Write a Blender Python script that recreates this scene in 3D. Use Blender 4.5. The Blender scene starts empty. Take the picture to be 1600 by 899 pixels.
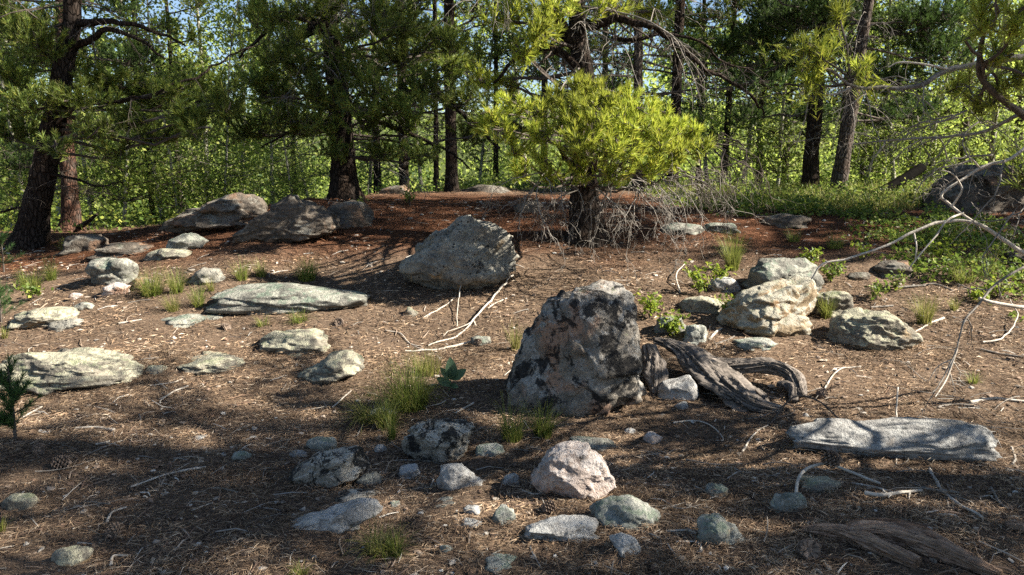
import bpy, bmesh, math
import numpy as np
from mathutils import Vector

# ------------------------------------------------------------------ camera, sky, sun, exposure
scene = bpy.context.scene
F = 1155.0                                   # focal length in pixels of the 1600 x 899 frame
PITCH = math.radians(9.8)
CAM = np.array((0.0, 0.0, 1.5))
cam_data = bpy.data.cameras.new('camera')
cam_data.sensor_width = 36.0
cam_data.lens = F * 36.0 / 1600.0
cam_data.clip_start = 0.05
cam_data.clip_end = 2000.0
cam = bpy.data.objects.new('camera', cam_data)
scene.collection.objects.link(cam)
cam.location = CAM
cam.rotation_euler = (math.radians(90) - PITCH, 0, 0)
scene.camera = cam

SUN_AZ, SUN_EL = math.radians(-6), math.radians(35)      # azimuth from +x towards +y
SUN = np.array((math.cos(SUN_AZ) * math.cos(SUN_EL), math.sin(SUN_AZ) * math.cos(SUN_EL), math.sin(SUN_EL)))
world = bpy.data.worlds.new('World')
scene.world = world
world.use_nodes = True
wn = world.node_tree
sky = wn.nodes.new('ShaderNodeTexSky')
sky.sky_type = 'NISHITA'
sky.sun_disc = False
sky.sun_elevation = SUN_EL
sky.sun_rotation = math.radians(90) - SUN_AZ
sky.altitude = 1500
sky.dust_density = 1.2
bg = wn.nodes['Background']
bg.inputs['Strength'].default_value = 0.05
wn.links.new(sky.outputs['Color'], bg.inputs['Color'])
sun_data = bpy.data.lights.new('sun', 'SUN')
sun_data.energy = 5.0
sun_data.angle = math.radians(0.55)
sun_data.color = (1.0, 0.92, 0.79)
sun = bpy.data.objects.new('sun', sun_data)
scene.collection.objects.link(sun)
sun.rotation_euler = Vector(SUN).to_track_quat('Z', 'Y').to_euler()
vs = scene.view_settings
vs.view_transform = 'Standard'
vs.look = 'None'
vs.exposure = 1.9
vs.gamma = 1.0
vs.use_curve_mapping = False
cy = scene.cycles
cy.max_bounces = 6
cy.diffuse_bounces = 3
cy.glossy_bounces = 2
cy.transmission_bounces = 3
cy.use_denoising = False
cy.sample_clamp_indirect = 4.0
cy.caustics_reflective = False
cy.caustics_refractive = False

# ------------------------------------------------------------------ helpers
COL = scene.collection
rng = np.random.default_rng(7)

def tag(o, label=None, cat=None, group=None, kind=None):
    for k, v in (('label', label), ('category', cat), ('group', group), ('kind', kind)):
        if v: o[k] = v
    return o

def empty(name, loc):
    o = bpy.data.objects.new(name, None)
    o.empty_display_size = 0.1
    o.location = tuple(float(c) for c in loc)
    COL.objects.link(o)
    return o

class MB:
    """collects vertices and faces, builds ONE mesh object"""
    def __init__(s): s.v, s.f, s.n = [], [], 0
    def add(s, v, f, m=0):
        v = np.asarray(v, np.float32).reshape(-1, 3)
        f = np.asarray(f, np.int32)
        s.f.append((f + s.n, m)); s.v.append(v); s.n += len(v)
    def mesh(s, name, mats, origin=(0, 0, 0), smooth=True):
        me = bpy.data.meshes.new(name)
        v = np.concatenate(s.v) - np.asarray(origin, np.float32)
        me.vertices.add(len(v)); me.vertices.foreach_set('co', v.ravel())
        li = np.concatenate([f.ravel() for f, m in s.f])
        tot = np.concatenate([np.full(len(f), f.shape[1], np.int32) for f, m in s.f])
        mi = np.concatenate([np.full(len(f), m, np.int32) for f, m in s.f])
        me.loops.add(len(li)); me.loops.foreach_set('vertex_index', li)
        me.polygons.add(len(tot))
        me.polygons.foreach_set('loop_start', np.concatenate(([0], np.cumsum(tot)[:-1])).astype(np.int32))
        me.polygons.foreach_set('loop_total', tot)
        me.polygons.foreach_set('material_index', mi)
        me.polygons.foreach_set('use_smooth', np.full(len(tot), smooth))
        for m in (mats if isinstance(mats, (list, tuple)) else [mats]): me.materials.append(m)
        me.update(calc_edges=True)
        return me
    def build(s, name, mats, parent=None, origin=None, smooth=True):
        if origin is None: origin = parent.location if parent is not None else (0, 0, 0)
        o = bpy.data.objects.new(name, s.mesh(name, mats, tuple(origin), smooth))
        if parent is not None: o.parent = parent
        else: o.location = tuple(float(c) for c in origin)
        COL.objects.link(o)
        return o

def copy_tree(o, parent=None):
    c = o.copy(); COL.objects.link(c); c.parent = parent
    for ch in o.children: copy_tree(ch, c)
    return c

# gradient noise on arrays
_P = np.random.default_rng(3).permutation(256); _P = np.concatenate((_P, _P, _P))
_G = np.random.default_rng(4).normal(size=(256, 3)); _G /= np.linalg.norm(_G, axis=1)[:, None]
def noise3(p):
    p = np.asarray(p, float); i = np.floor(p).astype(int); f = p - i; i &= 255
    u = f * f * f * (f * (f * 6 - 15) + 10)
    out = 0
    for dx in (0, 1):
        for dy in (0, 1):
            for dz in (0, 1):
                g = _G[_P[_P[_P[i[..., 0] + dx] + i[..., 1] + dy] + i[..., 2] + dz]]
                d = f - np.array((dx, dy, dz))
                w = (u[..., 0] if dx else 1 - u[..., 0]) * (u[..., 1] if dy else 1 - u[..., 1]) * (u[..., 2] if dz else 1 - u[..., 2])
                out = out + w * (g * d).sum(-1)
    return out * 1.5
def fbm(p, octaves=4, gain=0.5):
    a, s, out = 1.0, np.asarray(p, float), 0
    for k in range(octaves):
        out = out + a * noise3(s + 17.3 * k); a *= gain; s = s * 2.03
    return out

# ------------------------------------------------------------------ terrain
def sstep(a, b, x):
    t = np.clip((np.asarray(x, float) - a) / (b - a), 0, 1)
    return t * t * (3 - 2 * t)
def ground_z(x, y, fine=True):
    x = np.asarray(x, float); y = np.asarray(y, float)
    amp = np.interp(x, (-14, -6, -4.3, -2.6, -0.5, 2.2, 4.5, 9), (0.25, 0.42, 0.6, 0.93, 0.97, 0.93, 0.84, 0.86))
    z = amp * sstep(3.5, 9.6, y)
    z = z - 0.05 * np.clip(y - 11.5, 0, 25) * sstep(1.5, -3.5, x) - 0.012 * np.clip(y - 16, 0, 40)
    z = z + 0.12 * np.exp(-(((x + 3.6) / 1.6) ** 2 + ((y - 9.6) / 1.0) ** 2))
    z = z + 0.11 * np.clip(y - 44, 0, 120)
    p = np.stack((x, y, np.zeros_like(x)), -1)
    z = z + 0.045 * noise3(p * 0.9) + 0.07 * noise3(p * 0.33 + 5) * sstep(3, 8, y)
    if fine: z = z + 0.016 * noise3(p * 3.1 + 9) + 0.006 * noise3(p * 8.5)
    return z
def gz(x, y): return float(ground_z(np.array([x]), np.array([y]))[0])

CP, SP = math.cos(PITCH), math.sin(PITCH)
def ray(u, v):
    a, b = (u - 800.0) / F, (449.5 - v) / F
    return np.array((a, CP + b * SP, -SP + b * CP))
def W(u, v, y):
    """the point of the place at photograph position u, v that lies y metres ahead"""
    r = ray(u, v); return CAM + r * (y / r[1])
def hit(u, v):
    """where the line of sight meets the ground"""
    r = ray(u, v); t = np.linspace(1.5, 60, 4000)
    q = CAM + t[:, None] * r
    below = q[:, 2] <= ground_z(q[:, 0], q[:, 1])
    k = int(np.argmax(below)) if below.any() else len(t) - 1
    p = q[k].copy(); p[2] = gz(p[0], p[1]); return p

# ------------------------------------------------------------------ materials
def new_mat(name):
    m = bpy.data.materials.new(name); m.use_nodes = True
    nt = m.node_tree; return m, nt, nt.nodes['Principled BSDF']
class NT:
    """short hand for node building"""
    def __init__(s, nt): s.nt = nt
    def n(s, t, **kw):
        nd = s.nt.nodes.new('ShaderNode' + t)
        for k, v in kw.items(): setattr(nd, k, v)
        return nd
    def l(s, a, b): s.nt.links.new(a, b)
    def put(s, nd, key, v):
        if hasattr(v, 'is_linked'): s.l(v, nd.inputs[key])
        else: nd.inputs[key].default_value = v
    def noise(s, vec, scale, detail=4, rough=0.6, dist=0.0):
        nd = s.n('TexNoise'); s.l(vec, nd.inputs['Vector'])
        nd.inputs['Scale'].default_value = scale; nd.inputs['Detail'].default_value = detail
        nd.inputs['Roughness'].default_value = rough; nd.inputs['Distortion'].default_value = dist
        return nd.outputs['Fac']
    def voro(s, vec, scale, feature='F1', out='Distance', rnd=1.0):
        nd = s.n('TexVoronoi', feature=feature); s.l(vec, nd.inputs['Vector'])
        nd.inputs['Scale'].default_value = scale; nd.inputs['Randomness'].default_value = rnd
        return nd.outputs[out]
    def ramp(s, fac, a, b, va=0.0, vb=1.0):
        nd = s.n('MapRange'); nd.interpolation_type = 'SMOOTHSTEP'; s.l(fac, nd.inputs[0])
        for i, v in enumerate((a, b, va, vb)): nd.inputs[i + 1].default_value = v
        return nd.outputs[0]
    def mix(s, fac, a, b, mode='MIX'):
        nd = s.n('Mix', data_type='RGBA', blend_type=mode)
        for i, v in ((0, fac), (6, a), (7, b)):
            if hasattr(v, 'is_linked'): s.l(v, nd.inputs[i])
            elif i == 0: nd.inputs[0].default_value = v
            else: nd.inputs[i].default_value = (*v, 1)
        return nd.outputs[2]
    def math(s, op, a, b=0.0):
        nd = s.n('Math', operation=op); s.put(nd, 0, a); s.put(nd, 1, b); return nd.outputs[0]
    def vmath(s, op, a, b):
        nd = s.n('VectorMath', operation=op); s.put(nd, 0, a); s.put(nd, 1, b); return nd.outputs[0]
    def bump(s, h, strength, dist):
        nd = s.n('Bump'); s.l(h, nd.inputs['Height']); nd.inputs['Strength'].default_value = strength
        nd.inputs['Distance'].default_value = dist; return nd.outputs[0]
    def coords(s, jitter=True):
        tc = s.n('TexCoord').outputs['Object']
        if not jitter: return tc
        r = s.n('ObjectInfo').outputs['Random']
        v = s.n('CombineXYZ'); 
        for i, k in enumerate((91.0, 57.0, 133.0)): s.l(s.math('MULTIPLY', r, k), v.inputs[i])
        return s.vmath('ADD', tc, v.outputs[0])
    def scaled(s, vec, sc, rot=(0, 0, 0)):
        nd = s.n('Mapping'); s.l(vec, nd.inputs['Vector'])
        nd.inputs['Scale'].default_value = sc; nd.inputs['Rotation'].default_value = rot
        return nd.outputs[0]

def rock_mat(name, c1, c2, pale=0.45, pale_col=(0.42, 0.43, 0.36), green=0.3, green_col=(0.22, 0.27, 0.17), black=0.3, warm=0.2, warm_col=(0.36, 0.22, 0.14), scale=1.0, round_black=False):
    m, nt, b = new_mat(name); T = NT(nt); P = T.coords()
    k = 0.8; c1, c2, pale_col, green_col, warm_col = (tuple(x * k for x in c) for c in (c1, c2, pale_col, green_col, warm_col)); c1 = tuple(x * 0.9 for x in c1)
    g = T.noise(P, 7 * scale, 6, 0.65)
    col = T.mix(T.ramp(g, 0.35, 0.65), c1, c2)
    col = T.mix(T.ramp(T.noise(P, 3.3 * scale, 3, 0.55, 0.6), 0.66 - 0.3 * warm, 0.78 - 0.3 * warm), col, warm_col)
    up = T.n('SeparateXYZ'); T.l(T.n('NewGeometry').outputs['Normal'], up.inputs[0])
    upz = T.ramp(up.outputs[2], -0.3, 0.9, -0.07, 0.07)
    ln = T.math('ADD', T.noise(P, 5.5 * scale, 10, 0.8, 0.5), upz)
    col = T.mix(T.math('MULTIPLY', T.ramp(ln, 0.70 - 0.36 * pale, 0.76 - 0.36 * pale), 0.9), col, pale_col)
    gn = T.math('ADD', T.noise(T.vmath('ADD', P, (7, 3, 1)), 7 * scale, 9, 0.78, 0.3), upz)
    col = T.mix(T.math('MULTIPLY', T.ramp(gn, 0.75 - 0.4 * green, 0.82 - 0.4 * green), 0.8), col, green_col)
    mo = T.noise(T.vmath('ADD', P, (1, 5, 8)), 26, 5, 0.75, 0.3)
    col = T.mix(T.ramp(mo, 0.34, 0.5, 0.6, 0), col, tuple(0.35 * x for x in c1))
    col = T.mix(T.ramp(mo, 0.55, 0.68, 0, 0.45), col, tuple(min(0.7, 1.5 * x) for x in c2))
    sp = T.noise(P, 75, 3, 0.7)
    col = T.mix(T.ramp(sp, 0.30, 0.40, 0.32, 0), col, (0.06, 0.058, 0.055))
    col = T.mix(T.ramp(sp, 0.58, 0.72, 0, 0.25), col, (0.6, 0.57, 0.52))
    bn = T.noise(T.vmath('ADD', P, (3, 9, 4)), 6.0 * scale, 9, 0.76, 0.5)
    if round_black:
        vd = T.voro(T.vmath('ADD', P, T.vmath('MULTIPLY', T.n('TexNoise').outputs['Color'], (0.02, 0.02, 0.02))), 17 * scale)
        spot = T.math('MULTIPLY', T.ramp(vd, 0.20, 0.30, 1, 0), T.ramp(bn, 0.40, 0.48) if round_black is True else T.ramp(bn, 0.5, 0.54))
        big = T.ramp(bn, 0.74 - 0.33 * black, 0.80 - 0.33 * black)
        bf = T.math('MAXIMUM', spot, big)
    else:
        bf = T.ramp(bn, 0.78 - 0.38 * black, 0.82 - 0.38 * black)
    fl = T.ramp(T.noise(T.vmath('ADD', P, (13, 2, 6)), 19, 4, 0.7), 0.64, 0.70, 0, 0.7)
    col = T.mix(fl, col, (0.03, 0.03, 0.029))
    col = T.mix(T.math('MULTIPLY', bf, 0.93), col, (0.017, 0.017, 0.018))
    T.l(col, b.inputs['Base Color'])
    b.inputs['Roughness'].default_value = 0.9
    b.inputs['Specular IOR Level'].default_value = 0.1
    h = T.math('ADD', T.math('MULTIPLY', T.noise(P, 30, 6, 0.7), 1.0), T.math('MULTIPLY', T.noise(P, 130, 3, 0.6), 0.35))
    h = T.math('ADD', h, T.math('MULTIPLY', T.voro(P, 9, 'DISTANCE_TO_EDGE'), 0.35))
    T.l(T.bump(h, 0.9, 0.03), b.inputs['Normal'])
    return m

ROCK = {
 'boulder': rock_mat('lichen_spotted_boulder', (0.22, 0.2, 0.17), (0.36, 0.32, 0.27), 0.5, (0.46, 0.44, 0.4), 0.3, (0.26, 0.3, 0.17), 0.74, 0.46, (0.43, 0.28, 0.2), 1.0, 'few'),
 'mid': rock_mat('dark_lichen_rock', (0.2, 0.2, 0.185), (0.33, 0.31, 0.26), 0.5, (0.42, 0.4, 0.34), 0.25, (0.2, 0.24, 0.21), 0.45, 0.25, (0.4, 0.29, 0.17), 1.3, 'few'),
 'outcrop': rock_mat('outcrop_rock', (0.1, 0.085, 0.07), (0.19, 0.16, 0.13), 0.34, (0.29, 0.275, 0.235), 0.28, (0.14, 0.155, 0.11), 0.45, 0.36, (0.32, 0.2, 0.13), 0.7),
 'lichen': rock_mat('yellow_green_lichen_rock', (0.2, 0.185, 0.155), (0.34, 0.31, 0.25), 0.5, (0.52, 0.5, 0.37), 0.4, (0.29, 0.32, 0.2), 0.16, 0.14, (0.42, 0.3, 0.17), 1.0),
 'flat': rock_mat('blue_green_lichen_slab', (0.17, 0.17, 0.15), (0.29, 0.28, 0.245), 0.44, (0.45, 0.45, 0.38), 0.45, (0.2, 0.26, 0.2), 0.3, 0.1, (0.36, 0.27, 0.18), 1.0),
 'granite': rock_mat('pale_granite', (0.36, 0.35, 0.335), (0.56, 0.54, 0.51), 0.5, (0.55, 0.55, 0.53), 0.22, (0.3, 0.35, 0.29), 0.12, 0.1, (0.4, 0.32, 0.25), 1.3),
 'pink': rock_mat('pink_granite', (0.46, 0.37, 0.32), (0.62, 0.53, 0.48), 0.5, (0.66, 0.6, 0.56), 0.15, (0.3, 0.34, 0.28), 0.45, 0.4, (0.44, 0.28, 0.2), 1.6),
 'black': rock_mat('black_crusted_rock', (0.34, 0.3, 0.245), (0.5, 0.455, 0.375), 0.5, (0.58, 0.55, 0.48), 0.2, (0.28, 0.3, 0.22), 0.73, 0.2, (0.4, 0.28, 0.17), 1.7),
 'brown': rock_mat('brown_faced_rock', (0.27, 0.2, 0.125), (0.38, 0.3, 0.2), 0.6, (0.48, 0.46, 0.38), 0.4, (0.3, 0.32, 0.22), 0.2, 0.35, (0.36, 0.2, 0.09), 0.9),
 'slab': rock_mat('grey_slab_rock', (0.24, 0.24, 0.235), (0.4, 0.39, 0.37), 0.42, (0.46, 0.46, 0.44), 0.2, (0.26, 0.29, 0.25), 0.3, 0.12, (0.36, 0.29, 0.22), 1.3),
 'green': rock_mat('green_lichen_stone', (0.26, 0.28, 0.25), (0.4, 0.4, 0.36), 0.5, (0.5, 0.5, 0.44), 0.5, (0.25, 0.31, 0.23), 0.25, 0.12, (0.38, 0.3, 0.2), 1.6),
}

def wood_mat(name, c1, c2, along=(1, 1, 1), rough=0.85, streak=60, bump=0.6, dist=0.006):
    m, nt, b = new_mat(name); T = NT(nt); P = T.coords()
    n1 = T.noise(P, streak, 4, 0.65); n2 = T.noise(P, 9, 3, 0.6)
    col = T.mix(T.ramp(n1, 0.3, 0.7), c1, c2)
    col = T.mix(T.ramp(n2, 0.45, 0.75, 0, 0.5), col, tuple(c * 0.45 for c in c1))
    T.l(col, b.inputs['Base Color']); b.inputs['Roughness'].default_value = rough
    b.inputs['Specular IOR Level'].default_value = 0.04
    T.l(T.bump(n1, bump, dist), b.inputs['Normal'])
    return m
def bark_mat(name, c1, c2, c3):
    m, nt, b = new_mat(name); T = NT(nt); P = T.coords()
    Q = T.scaled(P, (1, 1, 0.32)); W_ = T.vmath('ADD', Q, T.vmath('MULTIPLY', T.n('TexNoise').outputs['Color'], (0.03, 0.03, 0.03)))
    e = T.voro(W_, 26, 'DISTANCE_TO_EDGE'); cell = T.n('TexVoronoi'); T.l(W_, cell.inputs['Vector']); cell.inputs['Scale'].default_value = 26
    fine = T.noise(Q, 120, 4, 0.7)
    sep = T.n('SeparateColor'); T.l(cell.outputs['Color'], sep.inputs[0])
    col = T.mix(sep.outputs[0], c1, c2)
    col = T.mix(T.ramp(T.noise(P, 5, 3, 0.6), 0.45, 0.7), col, c3)
    col = T.mix(T.ramp(fine, 0.4, 0.65, 0.4, 0), col, (0.02, 0.016, 0.013))
    col = T.mix(T.ramp(e, 0.0, 0.10, 0.85, 0), col, (0.014, 0.011, 0.009))
    T.l(col, b.inputs['Base Color']); b.inputs['Roughness'].default_value = 0.95
    b.inputs['Specular IOR Level'].default_value = 0.02
    h = T.math('ADD', T.ramp(e, 0, 0.16), T.math('MULTIPLY', fine, 0.5))
    T.l(T.bump(h, 1.0, 0.02), b.inputs['Normal'])
    return m
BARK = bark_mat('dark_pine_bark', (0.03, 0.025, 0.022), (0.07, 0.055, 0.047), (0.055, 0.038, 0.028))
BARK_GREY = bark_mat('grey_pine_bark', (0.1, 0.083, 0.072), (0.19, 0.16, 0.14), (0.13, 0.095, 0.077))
BARK_RED = bark_mat('reddish_pine_bark', (0.09, 0.05, 0.036), (0.18, 0.095, 0.066), (0.1, 0.08, 0.068))
TWIG = wood_mat('pine_twig', (0.06, 0.05, 0.042), (0.13, 0.11, 0.095))
DEAD = wood_mat('bare_grey_wood', (0.13, 0.115, 0.1), (0.3, 0.275, 0.245))
PALE = wood_mat('bleached_wood', (0.36, 0.32, 0.27), (0.58, 0.53, 0.46))
ASPEN_BARK = wood_mat('aspen_bark', (0.26, 0.25, 0.2), (0.46, 0.44, 0.37), streak=14, bump=0.3)

def leaf_mat(name, cols, trans=0.35, rough=0.55, tcol=None, red=False, spec=0.3):
    """foliage: each needle or leaf takes its own shade of cols"""
    m, nt, b = new_mat(name); T = NT(nt)
    r = T.n('NewGeometry').outputs['Random Per Island']
    cr = T.n('ValToRGB'); T.l(r, cr.inputs[0]); e = cr.color_ramp.elements
    while len(e) < len(cols): e.new(0.5)
    for i, (pos, c) in enumerate(cols): e[i].position = pos; e[i].color = (*c, 1)
    P = T.n('TexCoord').outputs['Object']
    f = T.ramp(T.noise(P, 1.6, 3, 0.6), 0.32, 0.68, 0.5, 1.35)
    hsv = T.n('HueSaturation'); T.l(cr.outputs[0], hsv.inputs['Color']); T.l(f, hsv.inputs['Value'])
    col = hsv.outputs[0]
    if red:      # rusty fresh needles drifted on the mound, plus crest shade painted in as darkening
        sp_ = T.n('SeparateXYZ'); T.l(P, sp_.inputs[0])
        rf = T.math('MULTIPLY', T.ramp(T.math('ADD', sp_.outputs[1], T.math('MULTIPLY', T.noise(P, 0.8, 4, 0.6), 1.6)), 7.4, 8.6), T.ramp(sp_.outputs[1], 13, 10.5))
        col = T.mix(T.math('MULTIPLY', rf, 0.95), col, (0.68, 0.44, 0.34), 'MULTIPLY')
    T.l(col, b.inputs['Base Color']); b.inputs['Roughness'].default_value = rough
    b.inputs['Specular IOR Level'].default_value = spec
    tr = T.n('BsdfTranslucent'); T.l(T.mix(0.5, col, tcol or tuple(x * 1.25 for x in cols[len(cols) // 2][1])), tr.inputs['Color'])
    mx = T.n('MixShader'); mx.inputs[0].default_value = trans
    T.l(b.outputs[0], mx.inputs[1]); T.l(tr.outputs[0], mx.inputs[2])
    T.l(mx.outputs[0], nt.nodes['Material Output'].inputs['Surface'])
    return m
NEEDLE = leaf_mat('pine_needles', [(0, (0.04, 0.075, 0.017)), (0.4, (0.12, 0.175, 0.035)), (0.85, (0.23, 0.28, 0.05)), (1, (0.28, 0.24, 0.06))])
NEEDLE_DARK = leaf_mat('dark_pine_needles', [(0, (0.025, 0.055, 0.018)), (0.5, (0.065, 0.115, 0.03)), (1, (0.13, 0.185, 0.045))])
NEEDLE_LIT = leaf_mat('sunlit_tone_needles', [(0, (0.17, 0.25, 0.03)), (0.45, (0.32, 0.4, 0.05)), (0.9, (0.45, 0.47, 0.07)), (1, (0.5, 0.36, 0.1))], 0.45)  # brighter, yellower needle copy: sunlight put into the colour of bough and spray
NEEDLE_SEED = leaf_mat('seedling_needles', [(0, (0.03, 0.075, 0.025)), (0.5, (0.06, 0.13, 0.035)), (1, (0.11, 0.18, 0.05))])
ASPEN_LEAF = leaf_mat('aspen_leaves', [(0, (0.15, 0.22, 0.04)), (0.5, (0.29, 0.37, 0.075)), (1, (0.46, 0.48, 0.13))], 0.6)
SHRUB_LEAF = leaf_mat('shrub_leaves', [(0, (0.13, 0.21, 0.03)), (0.5, (0.24, 0.32, 0.04)), (1, (0.38, 0.36, 0.05))], 0.45)
COVER_LEAF = leaf_mat('ground_cover_leaves', [(0, (0.07, 0.13, 0.022)), (0.5, (0.16, 0.23, 0.04)), (1, (0.32, 0.33, 0.06))], 0.4)
GRASS = leaf_mat('green_grass', [(0, (0.09, 0.14, 0.025)), (0.5, (0.18, 0.24, 0.045)), (0.8, (0.28, 0.3, 0.07)), (1, (0.42, 0.35, 0.15))], 0.4)
GRASS_DRY = leaf_mat('drying_grass', [(0, (0.12, 0.15, 0.03)), (0.5, (0.24, 0.25, 0.06)), (1, (0.45, 0.38, 0.17))], 0.4)
PLANT_LEAF = leaf_mat('blue_green_leaf', [(0, (0.07, 0.13, 0.07)), (1, (0.12, 0.2, 0.11))], 0.3)
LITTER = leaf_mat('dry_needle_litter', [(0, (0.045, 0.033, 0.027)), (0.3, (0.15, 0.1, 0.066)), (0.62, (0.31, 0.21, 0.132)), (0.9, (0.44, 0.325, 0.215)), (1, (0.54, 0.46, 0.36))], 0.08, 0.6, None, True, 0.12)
CHIP = leaf_mat('litter_chips', [(0, (0.08, 0.06, 0.05)), (0.4, (0.2, 0.13, 0.09)), (0.75, (0.36, 0.3, 0.24)), (1, (0.5, 0.48, 0.44))], 0.0, 0.8, None, False, 0.08)

def ground_mat():
    m, nt, b = new_mat('needle_covered_soil'); T = NT(nt); P = T.coords(False)
    big = T.noise(P, 0.8, 4, 0.6); mid = T.noise(P, 5, 5, 0.65)
    col = T.mix(T.ramp(big, 0.38, 0.62), (0.085, 0.065, 0.052), (0.12, 0.085, 0.062))
    col = T.mix(T.ramp(mid, 0.42, 0.62), col, (0.055, 0.042, 0.034))
    sp_ = T.n('SeparateXYZ'); T.l(P, sp_.inputs[0])
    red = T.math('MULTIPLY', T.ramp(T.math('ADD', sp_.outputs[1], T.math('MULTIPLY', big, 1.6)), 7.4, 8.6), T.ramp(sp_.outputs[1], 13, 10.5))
    hs = None
    for k, (rz, sx) in enumerate(((0.3, 30), (1.25, 26), (2.2, 34), (2.9, 28))):     # crossing needle strands
        Q = T.scaled(T.vmath('ADD', P, (k * 7.1, k * 3.3, 0)), (sx, 330, 60), (0, 0, rz))
        s = T.noise(Q, 1.0, 2, 0.5, 0.35)
        f = T.ramp(s, 0.54, 0.66)
        col = T.mix(T.math('MULTIPLY', f, 0.75), col, ((0.36, 0.25, 0.165), (0.27, 0.175, 0.115), (0.43, 0.325, 0.23), (0.23, 0.16, 0.115))[k])
        hs = f if hs is None else T.math('MAXIMUM', hs, f)
    col = T.mix(T.math('MULTIPLY', red, 0.95), col, (0.66, 0.42, 0.33), 'MULTIPLY')  # reddens the mound soil and paints the crest's shade into it
    grit = T.noise(P, 60, 3, 0.7)
    col = T.mix(T.ramp(grit, 0.66, 0.74, 0, 0.5), col, (0.42, 0.38, 0.33))
    col = T.mix(T.ramp(grit, 0.3, 0.42, 0.7, 0), col, (0.04, 0.03, 0.025))
    col = T.mix(T.ramp(T.math('ADD', sp_.outputs[1], T.math('MULTIPLY', mid, 4.0)), 14.5, 19, 0, 0.9), col, (0.075, 0.105, 0.03))      # grassy floor farther back
    T.l(col, b.inputs['Base Color']); b.inputs['Roughness'].default_value = 0.95
    b.inputs['Specular IOR Level'].default_value = 0.04
    h = T.math('ADD', T.math('MULTIPLY', hs, 0.35), T.math('ADD', T.math('MULTIPLY', mid, 0.9), T.math('MULTIPLY', grit, 0.5)))
    T.l(T.bump(h, 0.9, 0.02), b.inputs['Normal'])
    return m
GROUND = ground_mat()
# ------------------------------------------------------------------ the ground
def axis(lo_far, lo, hi, hi_far, step):
    a = list(np.arange(lo, hi, step)); s = step; x = hi
    while x < hi_far: a.append(x); s *= 1.16; x += s
    a.append(hi_far); s = step; x = lo - step; pre = []
    while x > lo_far: pre.append(x); s *= 1.16; x -= s
    pre.append(lo_far)
    return np.array(pre[::-1] + a)
gx, gy = axis(-220, -6, 6.5, 220, 0.055), axis(-60, 1.8, 11, 320, 0.055)
GX, GY = np.meshgrid(gx, gy)
gm = MB()
nx, ny = len(gx), len(gy)
ii = (np.arange(ny - 1)[:, None] * nx + np.arange(nx - 1)[None, :]).ravel()
gm.add(np.stack((GX, GY, ground_z(GX, GY)), -1), np.stack((ii, ii + 1, ii + nx + 1, ii + nx), 1))
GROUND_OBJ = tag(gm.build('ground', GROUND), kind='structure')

# ------------------------------------------------------------------ shape builders
def norm(a): return a / np.maximum(np.linalg.norm(a, axis=-1, keepdims=True), 1e-9)

def tube(mb, pts, rad, sides=5, m=0, rough=0.0, seed=0, cap=False):
    p = np.asarray(pts, float); n = len(p); rad = np.broadcast_to(np.asarray(rad, float), (n,))
    t = norm(np.gradient(p, axis=0)); d = p[-1] - p[0]
    ref = np.eye(3)[int(np.argmin(np.abs(d)))]
    a = norm(np.cross(t, ref)); b = np.cross(t, a)
    th = np.linspace(0, 2 * math.pi, sides, endpoint=False)
    ring = a[:, None] * np.cos(th)[None, :, None] + b[:, None] * np.sin(th)[None, :, None]
    r = rad[:, None] * np.ones((1, sides))
    if rough:
        q = p[:, None] + ring * rad[:, None, None]
        r = r * (1 + rough * fbm(q / max(rad.max(), 1e-3) * 1.3 + seed * 7.7, 3))
    v = p[:, None] + ring * r[..., None]
    k = np.arange(n - 1)[:, None] * sides; j = np.arange(sides)[None]; j2 = (j + 1) % sides
    f = np.stack((k + j, k + j2, k + sides + j2, k + sides + j), -1).reshape(-1, 4)
    mb.add(v, f, m)
    if cap:
        for e, (base, flip) in enumerate(((0, 1), ((n - 1) * sides, 0))):
            c = p[0 if e == 0 else -1]
            vv = np.concatenate((v[0 if e == 0 else -1], c[None] + t[0 if e == 0 else -1] * (-1 if e == 0 else 1) * rad[0 if e == 0 else -1] * 0.25))
            ff = np.array([(i, (i + 1) % sides, sides) if not flip else ((i + 1) % sides, i, sides) for i in range(sides)])
            mb.add(vv, ff, m)

def spline(pts, n):
    p = np.asarray(pts, float)
    if len(p) == 2: return p[0] + np.linspace(0, 1, n)[:, None] * (p[1] - p[0])
    q = np.concatenate((2 * p[:1] - p[1:2], p, 2 * p[-1:] - p[-2:-1]))
    t = np.linspace(0, len(p) - 1 - 1e-6, n); k = t.astype(int); f = (t - k)[:, None]
    a, b, c, d = q[k], q[k + 1], q[k + 2], q[k + 3]
    return 0.5 * (2 * b + (c - a) * f + (2 * a - 5 * b + 4 * c - d) * f ** 2 + (3 * b - a - 3 * c + d) * f ** 3)

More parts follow.
